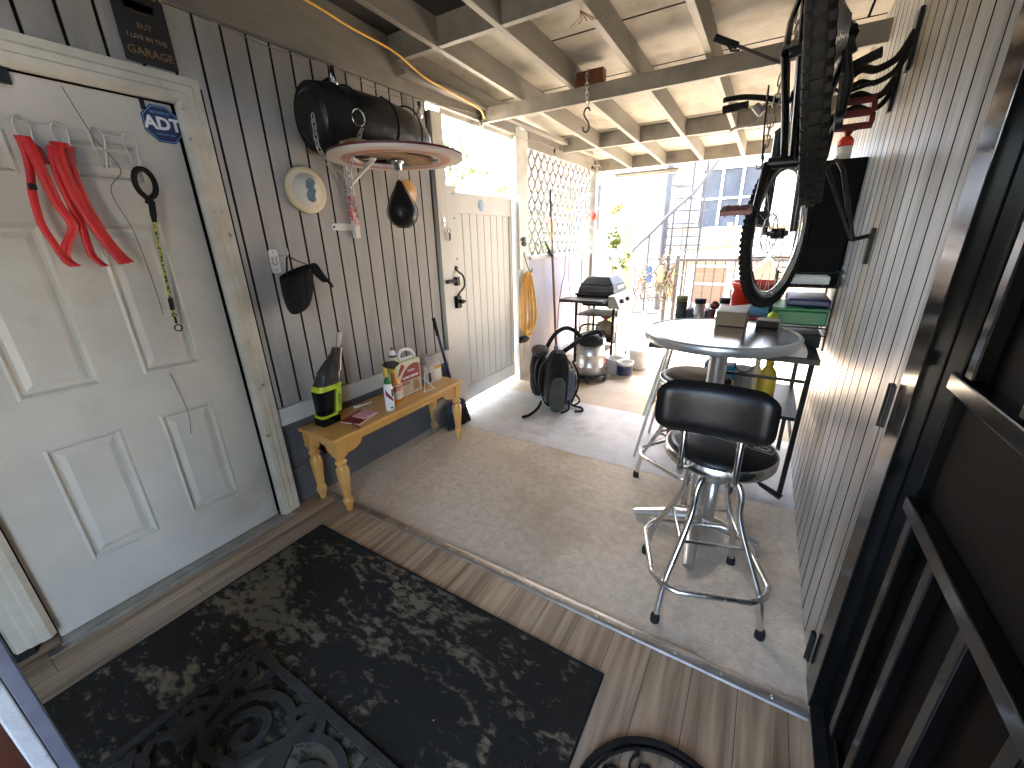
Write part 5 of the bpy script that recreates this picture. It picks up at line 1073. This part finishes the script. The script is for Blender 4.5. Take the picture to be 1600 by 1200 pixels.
for z in (.96,1.0,1.22,1.29):
    for s_ in range(2): b.cyl((.06,2.68+.39*s_,z),(.33,2.68+.39*s_,z),.004,6); b.cyl((.06+.27*s_,2.68,z),(.06+.27*s_,3.07,z),.004,6)
for k in range(6): b.cyl((.06+.054*k,2.68,1.22),(.06+.054*k,3.07,1.22),.0025,5); b.cyl((.06+.054*k,2.68,1.0),(.06+.054*k,3.07,1.0),.0025,5)
b.build('frame', 'black_metal', og)
wb_ = MB(); wb_.box(.10,.30,2.74,3.0,1.223,1.265); tag(wb_.build('white_tray', 'white', bevel=.006), 'white tray on the top shelf of the wire rack', 'tray')
dkb = MB(); dkb.box(.07,.32,2.72,3.04,DZ+.001,.955); tag(dkb.build('dark_toolbox', 'black_plastic', bevel=.008), 'black low box under the wire rack shelf', 'box')
cup = thing('plastic_cup', 'light blue translucent cup lying beside the green tote', 'cup', (.0,2.8,1.0)); b = MB(); b.lathe([(.032,0),(.04,.11),(.037,.11),(.029,.004),(0,.004)], (-.06,2.80,1.06), 18, 'x'); b.build('cup_wall', 'light_blue', cup); b = MB(); b.box(-.05,.05,2.76,2.84,DZ+.001,1.015); b.build('stand', 'maroon', cup)
tnb = MB(); tnb.lathe([(0,-.028),(.02,-.02),(.028,0),(.02,.02),(0,.028)], (.075,2.66,1.05), 14); tnb.cyl((.075,2.66,DZ+.001),(.075,2.66,1.025),.006,6); tag(tnb.build('toy_ball', 'lime'), 'yellow green ball on a short stick by the totes', 'ball')
bottle('candle_jar', 'mossy green brown candle jar at the left end of the worktable', 'candle', (-.49,3.2,DZ), .038, .19, 'olive_fabric', 'moss', neck=False)
bottle('travel_mug', 'grey mug with a black lid on the worktable', 'mug', (-.365,3.2,DZ), .038, .18, 'galv', 'black_plastic', neck=False)
bottle('white_mug', 'white mug with a black lid beside the red bucket', 'mug', (-.21,3.22,DZ), .035, .19, 'white', 'black_plastic', neck=False)
fg = thing('figurine', 'small reddish brown carved figurine on the worktable', 'figurine', (-.27,3.12,DZ)); b = MB(); b.tube([(-.275,3.12,DZ+.001),(-.275,3.12,DZ+.06),(-.27,3.12,DZ+.12)], [.03,.022,.02], 12); sup(b, (-.262,3.11,DZ+.15), (.03,.026,.03), 1.0); b.build('carving', 'red_dark', fg)
gb = MB(); gb.box(-.46,-.28,3.24,3.34,DZ+.001,DZ+.09); tag(gb.build('grey_carton', 'grey_fabric', bevel=.004), 'low grey carton behind the mugs on the worktable', 'box')
# ---- wall cabinet, can, brackets
cbt = thing('black_wall_cabinet', 'tall black cabinet fixed to the right wall behind the bicycle', 'cabinet', (.24,2.95,1.2)); b = MB(); b.box(.115,.354,2.88,3.08,1.19,1.84); b.build('body', 'blackpaint', cbt, bevel=.006); b = MB(); b.box(.125,.345,2.872,2.8795,1.20,1.83); b.build('door', 'blackpaint', cbt, bevel=.004)
sc_ = thing('spray_can', 'white spray can with a bright red cap on top of the black cabinet', 'can', (.25,2.92,1.84)); b = MB(); b.lathe([(0,1.841),(.033,1.841),(.033,1.90),(0,1.90)], (.25,2.92,0), 16); b.build('body', 'white', sc_); b = MB(); b.lathe([(0,1.9005),(.034,1.9005),(.034,1.925),(.02,1.945),(0,1.945)], (.25,2.92,0), 16); b.build('cap', 'orange_red', sc_)
fn_ = thing('small_funnel', 'dark red shallow dish balanced above the spray can', 'dish', (.25,2.95,1.95)); b = MB(); b.lathe([(0,1.945),(.01,1.946),(.02,1.965),(.055,1.978),(.05,1.982),(0,1.97)], (.25,2.92,0), 18); b.build('bowl', 'maroon', fn_)
vb = thing('wall_bracket', 'V shaped black steel bracket sticking out of the right wall', 'bracket', (.355,2.3,1.4)); b = MB(); b.box(.340,.354,2.235,2.275,1.36,1.50); b.build('wall_plate', 'black_metal', vb, bevel=.002)
b = MB(); b.tube([(.34,2.255,1.47),(.29,2.28,1.455)], .009, 7); b.tube([(.29,2.28,1.452),(.163,2.30,1.715)], .009, 7); b.tube([(.29,2.28,1.46),(.208,2.30,1.728)], .009, 7); b.tube(spline([(.163,2.3,1.715),(.15,2.3,1.745),(.18,2.3,1.765),(.208,2.3,1.728)],4), .009, 7); b.build('arm', 'black_metal', vb)
for i, (pts, lab) in enumerate((([(.345,2.42,2.20),(.31,2.40,2.12),(.25,2.38,2.085),(.20,2.36,2.09),(.155,2.34,2.05)], 'upper black wavy bicycle hook on the right wall'), ([(.345,2.60,2.10),(.31,2.56,2.04),(.27,2.52,2.02),(.22,2.48,2.03),(.165,2.44,2.0)], 'lower black wavy bicycle hook on the right wall'))):
    bh = thing('bicycle_wall_hook', lab, 'wall hook', pts[0], 'bicycle hooks on the right wall')
    b = MB(); b.tube(spline(pts,5), .014, 8); b.tube(spline([(x+.0,y,z-.045) for x,y,z in pts],5), .011, 8); b.tube([pts[-1],(pts[-1][0],pts[-1][1],pts[-1][2]-.045)], .012, 8); b.build('arm', 'black_rubber', bh)
    b = MB(); b.box(.340,.354,pts[0][1]-.02,pts[0][1]+.02,pts[0][2]-.13,pts[0][2]+.07); b.build('wall_plate', 'black_metal', bh, bevel=.002)
# ================================================================ BICYCLE
bk_ = thing('mountain_bicycle', 'black mountain bike with red pedals hung along the right wall', 'bicycle', (.02, 1.5, 1.2))
def BW(s_, t_, w_=0.0): return Vector((.022-.13*t_*(1-.75*min(max(s_,0),1))+w_, 1.33+.935*s_+.355*t_, 1.895-.355*s_+.935*t_+.1*w_))
def BWv(s_, t_, w_=0.0): return BW(s_, t_, w_)
HT = BW(1.006,.395); HU = (BW(.95,.55)-BW(1.09,.165)).normalized(); STM = Matrix.Translation(HT) @ Matrix.Rotation(math.radians(-21), 4, HU) @ Matrix.Translation(-HT)
def wheel(cs, tm, knob, label):
    o = BW(cs, 0); su = Vector((0,.935,-.355)); tu = Vector((0,.355,.935)); wu = Vector((1,0,0))
    if cs == 0:
        wu = Vector((.3707,-.0212,.0517)).normalized(); su = (su-wu*su.dot(wu)).normalized(); tu = wu.cross(su)
        if tu.z < 0: tu = -tu
    def P(a, r, w_): return tm @ (o+su*r*math.cos(a)+tu*r*math.sin(a)+wu*w_)
    wobj = None
    if knob: wu = wu*.82
    b = MB(); n = 72; prf2 = [(.297,.012),(.308,.021),(.326,.0235),(.340,.016),(.345,.0),(.340,-.016),(.326,-.0235),(.308,-.021),(.297,-.012)]
    vs = [P(2*math.pi*i/n, r, w_) for i in range(n) for r, w_ in prf2]; k = len(prf2)
    b._add(vs, [(i*k+j, ((i+1)%n)*k+j, ((i+1)%n)*k+j+1, i*k+j+1) for i in range(n) for j in range(k-1)], True)
    nk = 84
    for i in range(nk):
        a = 2*math.pi*i/nk; da = .55*math.pi/nk
        for w0, w1, r0, r1 in ((-.010,.010,.342,.3495),(.0135,.024,.330,.343),(-.024,-.0135,.330,.343)):
            aa = a+(math.pi/nk if abs(w0) > .013 else 0)
            q = [P(aa-da, r0, w0), P(aa+da, r0, w0), P(aa+da, r0, w1), P(aa-da, r0, w1)]; q2 = [P(aa-da, r1, w0*.9), P(aa+da, r1, w0*.9), P(aa+da, r1, w1*.9), P(aa-da, r1, w1*.9)]
            b.hexa(q, q2)
    wobj = b.build('wheel', 'tyre', bk_); wobj['label'] = label
    b = MB(); prf3 = [(.302,.0145),(.276,.014),(.268,0),(.276,-.014),(.302,-.0145)]; k = len(prf3)
    vs = [P(2*math.pi*i/n, r, w_) for i in range(n) for r, w_ in prf3]
    b._add(vs, [(i*k+j, ((i+1)%n)*k+j, ((i+1)%n)*k+j+1, i*k+j+1) for i in range(n) for j in range(k-1)], True); b.build('rim', 'chrome' if knob else 'rim_dark', wobj, off=ROOTOFF[bk_.name])
    b = MB()
    for i in range(32):
        a = 2*math.pi*i/32; s_ = 1 if i % 2 else -1; off_ = .5 if (i//2) % 2 else -.5
        b.tube([P(a+off_, .025, s_*.028), P(a, .28, 0)], .0011, 4)
    b.build('spokes', 'wire', wobj, off=ROOTOFF[bk_.name])
    b = MB(); b.tube([P(0,0,-.055), P(0,0,-.03), P(0,0,-.029), P(0,0,.029), P(0,0,.03), P(0,0,.05)], [.012,.012,.024,.024,.012,.012], 14); b.build('hub', 'black_metal', wobj, off=ROOTOFF[bk_.name])
    return P
I4 = Matrix.Identity(4)
wheel(0, I4, False, 'rear wheel seen edge on'); PF = wheel(1.15, STM, True, 'front wheel turned to the side')
b = MB()
BB = BW(.456,-.026); ST = BW(.29,.42); H1 = BW(.925,.52); H0 = BW(.965,.41)
b.tube([BB, ST], .017, 12); b.tube([ST+Vector((0,.02,-.01)), H1], .019, 12); b.tube([BB, H0], .022, 12); b.tube([H0+(H0-H1)*.2, H1+(H1-H0)*.2], .022, 12)
for s_ in (-1, 1):
    b.tube([BW(.43,-.02,s_*.03), BW(.22,-.005,s_*.045), BW(0,0,s_*.062)], .010, 8); b.tube([BW(.30,.38,s_*.025), BW(.18,.22,s_*.045), BW(0,.01,s_*.062)], .008, 8)
b.build('frame', 'black_gloss', bk_)
b = MB()
for s_ in (-1, 1):
    q = [BW(1.0,.40,s_*.058), BW(1.045,.28,s_*.060), BW(1.15,.0,s_*.062)]; b.tube([STM @ p for p in q], [.020,.019,.014], 12)
b.tube([STM @ BW(1.0,.40,-.062), STM @ BW(.985,.425,0), STM @ BW(1.0,.40,.062)], .022, 12); b.tube([STM @ BW(1.07,.28,-.058), STM @ BW(1.10,.345,-.04), STM @ BW(1.10,.345,.04), STM @ BW(1.07,.28,.058)], .011, 8); b.build('fork', 'fork_metal', bk_)
b = MB(); rot = [PF(2*math.pi*i/30, .085+.006*(i%2), -.045) for i in range(30)]; b.tube(rot, .0035, 5, closed=True)
for i in range(6): b.tube([PF(math.pi*i/3,.02,-.045), PF(math.pi*i/3+.4,.083,-.045)], .003, 4)
b.box(-.065,-.035,1.99,2.05,1.50,1.57) if False else None; b.build('brake_rotor', 'steel', bk_)
b = MB(); q = [STM @ BW(1.10,.10,-.075), STM @ BW(1.12,.03,-.075)]; b.bar(q[0], q[1], .03, .035); b.build('brake_caliper', 'black_metal', bk_, bevel=.004)
b = MB(); bars = [(-.36,.65,.885),(-.25,.635,.895),(-.12,.60,.92),(-.05,.575,.935),(.05,.575,.935),(.12,.585,.92),(.25,.595,.895),(.34,.60,.885)]
HBM = STM @ I4
def HB(w_, t_, s_): return STM @ BW(s_, t_-.07, w_*.82)
b.tube(spline([HB(*p) for p in bars], 4), .0125, 10); b.tube([STM @ BW(.93,.53), HB(0,.575,.935)], .02, 10); hbar = b.build('handlebar', 'black_metal', bk_)
for s_ in (-1, 1):
    b = MB(); b.tube([HB(s_*.345,.60,.884), HB(s_*.34,.60,.884), HB(s_*.225,.594,.898), HB(s_*.22,.594,.899)], [.019,.0175,.0165,.019], 12); b.build('grip', 'black_rubber', hbar, off=ROOTOFF[bk_.name])
    b = MB(); b.tube(spline([HB(s_*.17,.58,.91), HB(s_*.17,.56,.95), HB(s_*.22,.545,.965), HB(s_*.30,.54,.955), HB(s_*.325,.53,.95)], 4), .0065, 6); b.tube([HB(s_*.185,.585,.91), HB(s_*.15,.55,.93)], .017, 8); b.build('brake_lever', 'galv' if s_ < 0 else 'black_metal', hbar, off=ROOTOFF[bk_.name])
b = MB()
for w0, s0 in ((-.16,.92),(.14,.92),(-.12,.93)):
    b.tube(spline([HB(w0,.57,s0), HB(w0*.8,.66,s0+.10), HB(w0*.2,.60,s0+.16), BW(1.0,.40,.03), BW(.8,.35,.03), BW(.6,.2,.02)], 6), .0028, 5)
b.tube(spline([HB(-.14,.57,.93), (-.10,2.08,2.02), (-.085,1.95,1.84), (-.07,1.95,1.70), (-.06,2.02,1.55)], 6), .003, 5); b.build('cable', 'black_rubber', bk_)
b = MB(); ax = Vector((1,0,0)); b.tube([BB+ax*-.075, BB+ax*.075], .018, 12)
cr = Vector((0,-.08,-.14)).normalized(); pL = BB+ax*-.085+cr*.165; pR = BB+ax*.085-cr*.145
b.tube([BB+ax*-.075, pL+ax*.0], [.014,.011], 8); b.tube([BB+ax*.075, pR], [.014,.011], 8)
for r_, w_ in ((.085,.05),(.065,.042)):
    b.tube([BB+ax*w_+Vector((0,math.cos(2*math.pi*i/40),math.sin(2*math.pi*i/40)))*(r_+.003*(i%2)) for i in range(40)], .003, 5, closed=True)
for i in range(5): b.tube([BB+ax*.05, BB+ax*.05+Vector((0,math.cos(i*1.257),math.sin(i*1.257)))*.085], .006, 6)
b.build('crankset', 'black_metal', bk_)
def pedal(c, s_, tl):
    T_ = Matrix.Translation(c+ax*s_*.055) @ Matrix.Rotation(tl, 4, 'X'); b = MB(); b.T = T_
    for y in (-.044, 0, .044): b.box(-.046,.046,y-.007,y+.007,-.008,.008)
    for x in (-.042, .042): b.box(x-.007,x+.007,-.0365,-.0075,-.0075,.0075); b.box(x-.007,x+.007,.0075,.0365,-.0075,.0075)
    for y in (-.044, .044):
        for x in (-.03,0,.03): b.cyl((x,y,-.012),(x,y,.012),.003,5)
    b.build('pedal', 'red_dark', bk_, bevel=.002); return T_
pedal(pL, -1, math.radians(12)); pedal(pR, 1, math.radians(62))
b = MB()
for i, r_ in enumerate((.075,.068,.060,.053,.046,.040,.034)): b.tube([BW(0,0,.022+.0045*i)+Vector((0,math.cos(2*math.pi*k/36),math.sin(2*math.pi*k/36)))*(r_+.002*(k%2)) for k in range(36)], .002, 4, closed=True); b.tube([BW(0,0,.0215+.0045*i), BW(0,0,.0235+.0045*i)], r_*.9, 20)
b.build('cassette', 'galv', bk_)
b = MB(); b.tube(spline([BW(0,.07,.04), BW(.2,.06,.045), BW(.44,.058,.05), BW(.535,-.02,.05), BW(.46,-.11,.05), BW(.2,-.12,.045), BW(.05,-.16,.042), BW(-.02,-.10,.04)], 6), .0045, 5); b.build('chain', 'iron', bk_)
b = MB(); b.tube([BW(.0,-.03,.05), BW(.03,-.09,.058), BW(.05,-.15,.052)], [.009,.012,.008], 8); b.tube([BW(.0,-.01,.05), BW(.01,-.04,.06)], .012, 8); b.tube([BW(.05,-.16,.04), BW(.05,-.16,.055)], .022, 12); b.tube(spline([BW(-.03,0,.08), BW(-.12,.04,.09), BW(-.05,.14,.07), BW(.12,.14,.05)], 6), .003, 5); b.build('derailleur', 'black_metal', bk_, bevel=.003)
b = MB(); b.tube([ST, BW(.235,.53)], .0135, 10); sd_ = []
def sadd(u, v):
    a = 2*math.pi*v; l = -.14+.27*u; hw = (.07*(1-u)**.6+.02)*(1 if 0.02 < u < .98 else .4)
    return BW(.21+l, .56+.022*math.sin(a)*(1 if math.sin(a) > 0 else .6)+.02*(1-u)**2, hw*math.cos(a))
b.grid(sadd, 12, 16); b.build('saddle', 'vinyl_black', bk_)
# second handlebar grip poking out left of the bicycle
pu = thing('bicycle_pump', 'slim black hand pump held across behind the handlebar', 'pump', (-.23, 2.12, 2.15)); b = MB(); b.tube([(-.316,2.1,2.223),(-.29,2.105,2.21),(-.23,2.11,2.18)], .013, 8); b.build('grip', 'black_rubber', pu); b = MB(); b.tube([(-.23,2.11,2.18),(-.05,2.14,2.09)], .006, 6); b.tube([(-.27,2.105,2.195),(-.25,2.10,2.165),(-.22,2.10,2.16)], .005, 5); b.build('barrel', 'iron', pu)
hcn = MB(); chain(hcn, [(.0,2.2,2.50),(-.055,2.05,2.1),(-.075,1.98,1.80),(-.09,1.97,1.70)], .045, .0028, .009); tag(hcn.build('hanging_chain', 'galv'), 'steel chain hanging from the rafters just left of the bicycle', 'chain')
# ================================================================ OUTSIDE
ifn = thing('iron_fence', 'black iron railing across the far end of the patio', 'railing', (-.6, 7.8, 0))
def rod(name, m_, par, a, c, w_=.016, off=None):
    b = MB(); b.bar(a, c, w_, w_); return b.build(name, m_, par)
rod('top_rail', 'iron', ifn, (-1.30,7.8,1.085), (2.8,7.8,1.085), .045); rod('bottom_rail', 'iron', ifn, (-1.30,7.8,.12), (2.8,7.8,.12), .03); rod('top_rail', 'iron', ifn, (-2.6,7.8,1.10), (-1.52,7.8,1.10), .03); rod('bottom_rail', 'iron', ifn, (-2.6,7.8,.12), (-1.52,7.8,.12), .03)
for x in (-1.50, -1.34): b = MB(); b.box(x-.03,x+.03,7.77,7.83,0,1.16); b.build('post', 'iron', ifn)
for k in range(26): 
    x = -1.19+.15*k; rod('baluster', 'iron', ifn, (x,7.8,.13), (x,7.8,1.08), .018)
for k in range(7):
    x = -2.52+.15*k; rod('baluster', 'iron', ifn, (x,7.8,.13), (x,7.8,1.09), .014)
# garden tools and gloves hung on the railing
hg = thing('hanging_garden_gloves', 'blue and grey gloves draped over the railing left of the post', 'gloves', (-1.8,7.75,.5))
b = MB(); sup(b, (-1.80,7.74,.83), (.045,.02,.16), .7); b.build('blue_glove', 'blue', hg); b = MB(); sup(b, (-1.60,7.74,.85), (.06,.03,.15), .7); b.build('brown_glove', 'brown_pole', hg)
vn = thing('climbing_vine', 'dry twining vine tangled on the railing left of the post', 'vine', (-1.7,7.75,0))
random.seed(5); b = MB()
for k in range(22):
    x = random.uniform(-2.2,-1.35); z = random.uniform(.1,.7); pts = [(x,7.75,z)]
    for i in range(6): x += random.uniform(-.10,.10); z += random.uniform(.02,.16); pts.append((x, 7.75+random.uniform(-.05,.05), min(z,1.2)))
    b.tube(spline(pts,4), random.uniform(.008,.02), 5)
b.build('stems', 'bark', vn)
def foliage(b, c, r, n_, s_, seed=1, hollow=.35):
    random.seed(seed)
    cl = [(Vector((random.gauss(0,.5),random.gauss(0,.5),random.gauss(0,.5)))) for _ in range(max(4, n_//90))]
    for i in range(n_):
        q = cl[i % len(cl)]; p = q+Vector((random.gauss(0,.22),random.gauss(0,.22),random.gauss(0,.22)))
        if p.length > 1.15: p *= 1.1/p.length
        o = Vector(c)+Vector((p.x*r[0],p.y*r[1],p.z*r[2])); d = Vector((random.uniform(-1,1),random.uniform(-1,1),random.uniform(-1,1))).normalized(); e = d.orthogonal().normalized(); q_ = s_*random.uniform(.6,1.3)
        b.quad(o-d*q_*.5, o+e*q_*.28, o+d*q_*.5, o-e*q_*.28)
b = MB(); foliage(b, (-1.65,7.75,.75), (.45,.08,.35), 260, .05, 8); b.build('leaves', 'leaf_yellow', vn)
# spiral staircase
ss = thing('spiral_staircase', 'dark steel spiral staircase rising beyond the railing', 'staircase', (-1.87, 9, 0))
sc0 = Vector((-1.87, 9.0, 0)); b = MB(); b.cyl(sc0, sc0+Vector((0,0,5.2)), .07, 16); b.build('centre_pole', 'stair_grey', ss)
ns = 18; Rr = .78
for k in range(ns):
    a0 = math.radians(-150+24*k); a1 = a0+math.radians(23); z = .25+.24*k
    b = MB(); q = [sc0+Vector((.06*math.cos(a0),.06*math.sin(a0),z)), sc0+Vector((Rr*math.cos(a0),Rr*math.sin(a0),z)), sc0+Vector((Rr*math.cos(a1),Rr*math.sin(a1),z)), sc0+Vector((.06*math.cos(a1),.06*math.sin(a1),z))]
    b.hexa(q, [p+Vector((0,0,.03)) for p in q]); b.build('tread', 'stair_grey', ss)
    if k % 4 == 0: rod('baluster', 'iron', ss, q[1]+Vector((0,0,.031)), q[1]+Vector((0,0,.95)), .02)
# straight rail in front of it
sr = thing('stair_rail', 'slanting metal handrail with tall uprights climbing to the right', 'handrail', (-1.9, 8.6, 0))
b = MB(); b.tube(spline([(-2.62,8.7,.60),(-2.50,8.7,1.0),(-2.37,8.7,1.24),(-2.0,8.7,1.60),(-1.70,8.7,1.91),(-1.37,8.7,2.20),(-1.15,8.7,2.50),(-.85,8.7,2.95)],5), .034, 8); b.build('handrail', 'stair_grey', sr)
for x, z in ((-2.08,1.57),(-1.66,1.94),(-1.38,2.9),(-1.16,3.0)): rod('upright', 'iron', sr, (x,8.7,0), (x,8.7,z), .036)
for z in (1.31,1.62): rod('cross_rail', 'iron', sr, (-1.82,8.7,z), (-1.13,8.7,z), .03)
# house across the yard
ho = thing('neighbour_house', 'large white sided house with a grid window across the yard', 'house', (-1.5, 14.1, -.06))
b = MB(); z = -.06
while z < 7: b.hexa([(-9,14.0,z),(6,14.0,z),(6,14.3,z),(-9,14.3,z)], [(-9,14.022,z+.198),(6,14.022,z+.198),(6,14.3,z+.198),(-9,14.3,z+.198)]); z += .2
b.build('siding_wall', 'siding', ho)
for (x0, x1, z0, z1, nx, nz) in ((-1.95,-.42,1.70,3.22,3,2),(-6.2,-5.0,1.7,3.1,2,2),(1.6,3.1,1.7,3.2,3,2),(-1.9,-.5,4.6,5.9,3,2)):
    b = MB(); b.box(x0-.10,x1+.10,13.93,13.99,z0-.10,z0-.0005); b.box(x0-.10,x1+.10,13.93,13.99,z1+.0005,z1+.10); b.box(x0-.10,x0-.0005,13.93,13.99,z0,z1); b.box(x1+.0005,x1+.10,13.93,13.99,z0,z1)
    for i in range(1, nx): x = x0+(x1-x0)*i/nx; b.box(x-.03,x+.03,13.945,13.985,z0,z1)
    for j in range(1, nz): zz_ = z0+(z1-z0)*j/nz; b.box(x0,x1,13.95,13.98,zz_-.025,zz_+.025)
    wo_ = b.build('window', 'white', ho); b = MB(); b.box(x0,x1,13.99,13.999,z0,z1); b.build('pane', 'pane', wo_, off=ROOTOFF[ho.name])
hn = thing('house_numbers', 'dark house numbers stepping diagonally down a white board left of the stairs', 'house numbers', (-2.3, 9.9, 1.6))
b = MB(); b.box(-3.4,-2.05,9.96,10.0,0,2.2); b.build('board', 'siding', hn)
for s_, x, z in (('2',-2.72,1.99),('5',-2.62,1.85),('7',-2.53,1.73),('2',-2.44,1.64)): text(s_, .17, 'iron', hn, frame_at((x,9.955,z),(1,0,0),(0,0,1)), 'numeral')
# timber fence with lattice top
tf = thing('timber_fence', 'warm cedar fence with a lattice top behind the stairs', 'fence', (-1.5, 11.5, -.06))
b = MB(); b.box(-2.72,2.6,11.47,11.53,1.56,1.66); b.build('rail', 'cedar', tf); b = MB(); b.box(-2.72,2.6,11.47,11.53,1.16,1.22); b.build('rail', 'cedar', tf)
b = MB()
for k in range(38): x = -2.7+.14*k; b.box(x,x+.13,11.49,11.52,-.06,1.158)
b.build('boards', 'cedar', tf)
b = MB()
for k in range(-3, 46):
    x = -2.7+.12*k
    for sgn in (1,-1):
        xa, xb = (x, x+.34*sgn)
        if min(xa,xb) > -2.72 and max(xa,xb) < 2.6: b.bar((xa,11.50+.006*sgn,1.22),(xb,11.50+.006*sgn,1.56),.03,.008,up=(0,1,0))
b.build('lattice_strip', 'wood_light', tf)
for x in (-2.76,-.9,.9,2.6): b = MB(); b.box(x-.05,x+.05,11.44,11.56,-.06,1.75); b.build('post', 'cedar', tf)
op = MB(); op.box(-2.20,-2.06,7.35,7.45,-.06,1.70); tag(op.build('timber_post', 'cedar', bevel=.01), 'short orange brown timber post at the left end of the iron railing', 'post')
# shed
sh_ = thing('garden_shed', 'low tan outbuilding with slatted blinds in its window behind the railing', 'shed', (-.9, 10, -.06))
b = MB(); b.box(-1.75,.9,10.0,10.9,-.06,1.0); b.build('wall', 'shed_paint', sh_)
b = MB(); b.hexa([(-1.95,9.75,.94),(1.1,9.75,1.12),(1.1,11.0,1.22),(-1.95,11.0,1.04)], [(-1.95,9.75,1.0),(1.1,9.75,1.18),(1.1,11.0,1.28),(-1.95,11.0,1.10)]); b.build('roof', 'shingle', sh_)
b = MB(); b.box(-1.40,-.62,9.96,9.995,-.02,.88); wn_ = b.build('window', 'white', sh_); b = MB(); b.box(-1.33,-.69,9.945,9.955,.05,.45); b.box(-1.33,-.69,9.945,9.955,.50,.82); b.build('blinds', 'blind_wood', wn_, off=ROOTOFF[sh_.name])
# dog house / playhouse roof seen through the wheel
dh = thing('dog_house', 'small beige gabled kennel beyond the red bucket', 'kennel', (0, 6.9, 0))
b = MB(); b.box(-.25,.28,6.75,7.35,-.004,.78); b.build('wall', 'shed_paint', dh); b = MB(); b.prism([(-.38,.75),(.40,.75),(.015,1.17)], .75, lambda u, v, w_: (u, 6.68+w_, v)); b.build('gable_roof', 'shingle_tan', dh)
# white house corner / garage at left beyond the patio
pl = thing('potted_flowers', 'hanging pot of withered flowers beside the far corner post', 'plant', (-2.05, 6.15, 1.9))
b = MB(); foliage(b, (-2.03,6.15,1.90), (.13,.10,.12), 160, .06, 3); b.build('flower_head', 'flower', pl); b = MB(); b.tube([(-2.05,6.15,1.80),(-2.08,6.16,1.45),(-2.02,6.18,1.2)], .008, 5); b.build('stem', 'bark', pl)
p2_ = thing('leafy_plant', 'tall yellow green leafy plant behind the hanging pan', 'plant', (-2.0, 6.4, 0)); b = MB(); foliage(b, (-2.05,6.4,1.45), (.10,.10,.26), 160, .09, 4); foliage(b, (-1.9,6.4,1.12), (.16,.1,.12), 120, .08, 6); foliage(b, (-2.1,6.45,.5), (.2,.2,.35), 200, .09, 9); b.build('leaves', 'leaf_yellow', p2_); b = MB(); b.tube([(-2.05,6.4,-.06),(-2.05,6.4,1.3)], .012, 6); b.build('stem', 'bark', p2_)
hp_ = thing('hanging_pan', 'grey metal bowl hung tilted from the far corner post', 'bowl', (-2.0,6.12,1.15)); b = MB(); b.T = Matrix.Translation((-1.98,6.12,1.20)) @ Matrix.Rotation(math.radians(60),4,'Y'); b.lathe([(0,-.09),(.06,-.085),(.11,-.04),(.135,.03),(.13,.032),(.105,-.035),(.055,-.078),(0,-.082)], (0,0,0), 24); b.T = None; b.build('bowl', 'galv', hp_)
# trees and shrubs outside the gate and lattice
def tree(label, x, y, z0, H, r, n_, leafm, seed, leaf=.11, name='shrub_tree'):
    t = thing(name, label, 'tree', (x, y, z0)); random.seed(seed)
    b = MB(); top = Vector((x+.1, y, z0+H*.62)); b.tube([(x,y,z0),(x+.04,y+.03,z0+H*.3),top], [r*.09, r*.07, r*.045], 9)
    for k in range(7):
        a = random.uniform(0,6.28); s_ = Vector((x+.05,y,z0+H*random.uniform(.3,.6))); e = s_+Vector((math.cos(a)*r*.7, math.sin(a)*r*.7, H*random.uniform(.15,.35))); b.tube([s_, (s_+e)/2+Vector((0,0,.08)), e], [r*.04,r*.025,r*.01], 6)
    b.build('trunk', 'bark', t); b = MB(); foliage(b, (x,y,z0+H*.7), (r,r,H*.34), n_, leaf, seed); b.build('crown', leafm, t)
tree('sparse bright green shrub tree outside the side gate', -4.3, 4.6, -.06, 2.9, .8, 900, 'leaf', 21)
tree('yellow green bush low behind the side gate', -4.0, 5.6, -.06, 2.35, .7, 700, 'leaf_yellow', 22, name='garden_bush')
tree('leafy shrub seen through the lower lattice', -3.6, 6.2, -.06, 2.0, .6, 700, 'leaf', 23, .09, name='garden_bush')
tree('twiggy bush seen through the right part of the lattice', -4.6, 8.3, -.06, 2.6, .9, 500, 'leaf_yellow', 24, name='garden_bush')
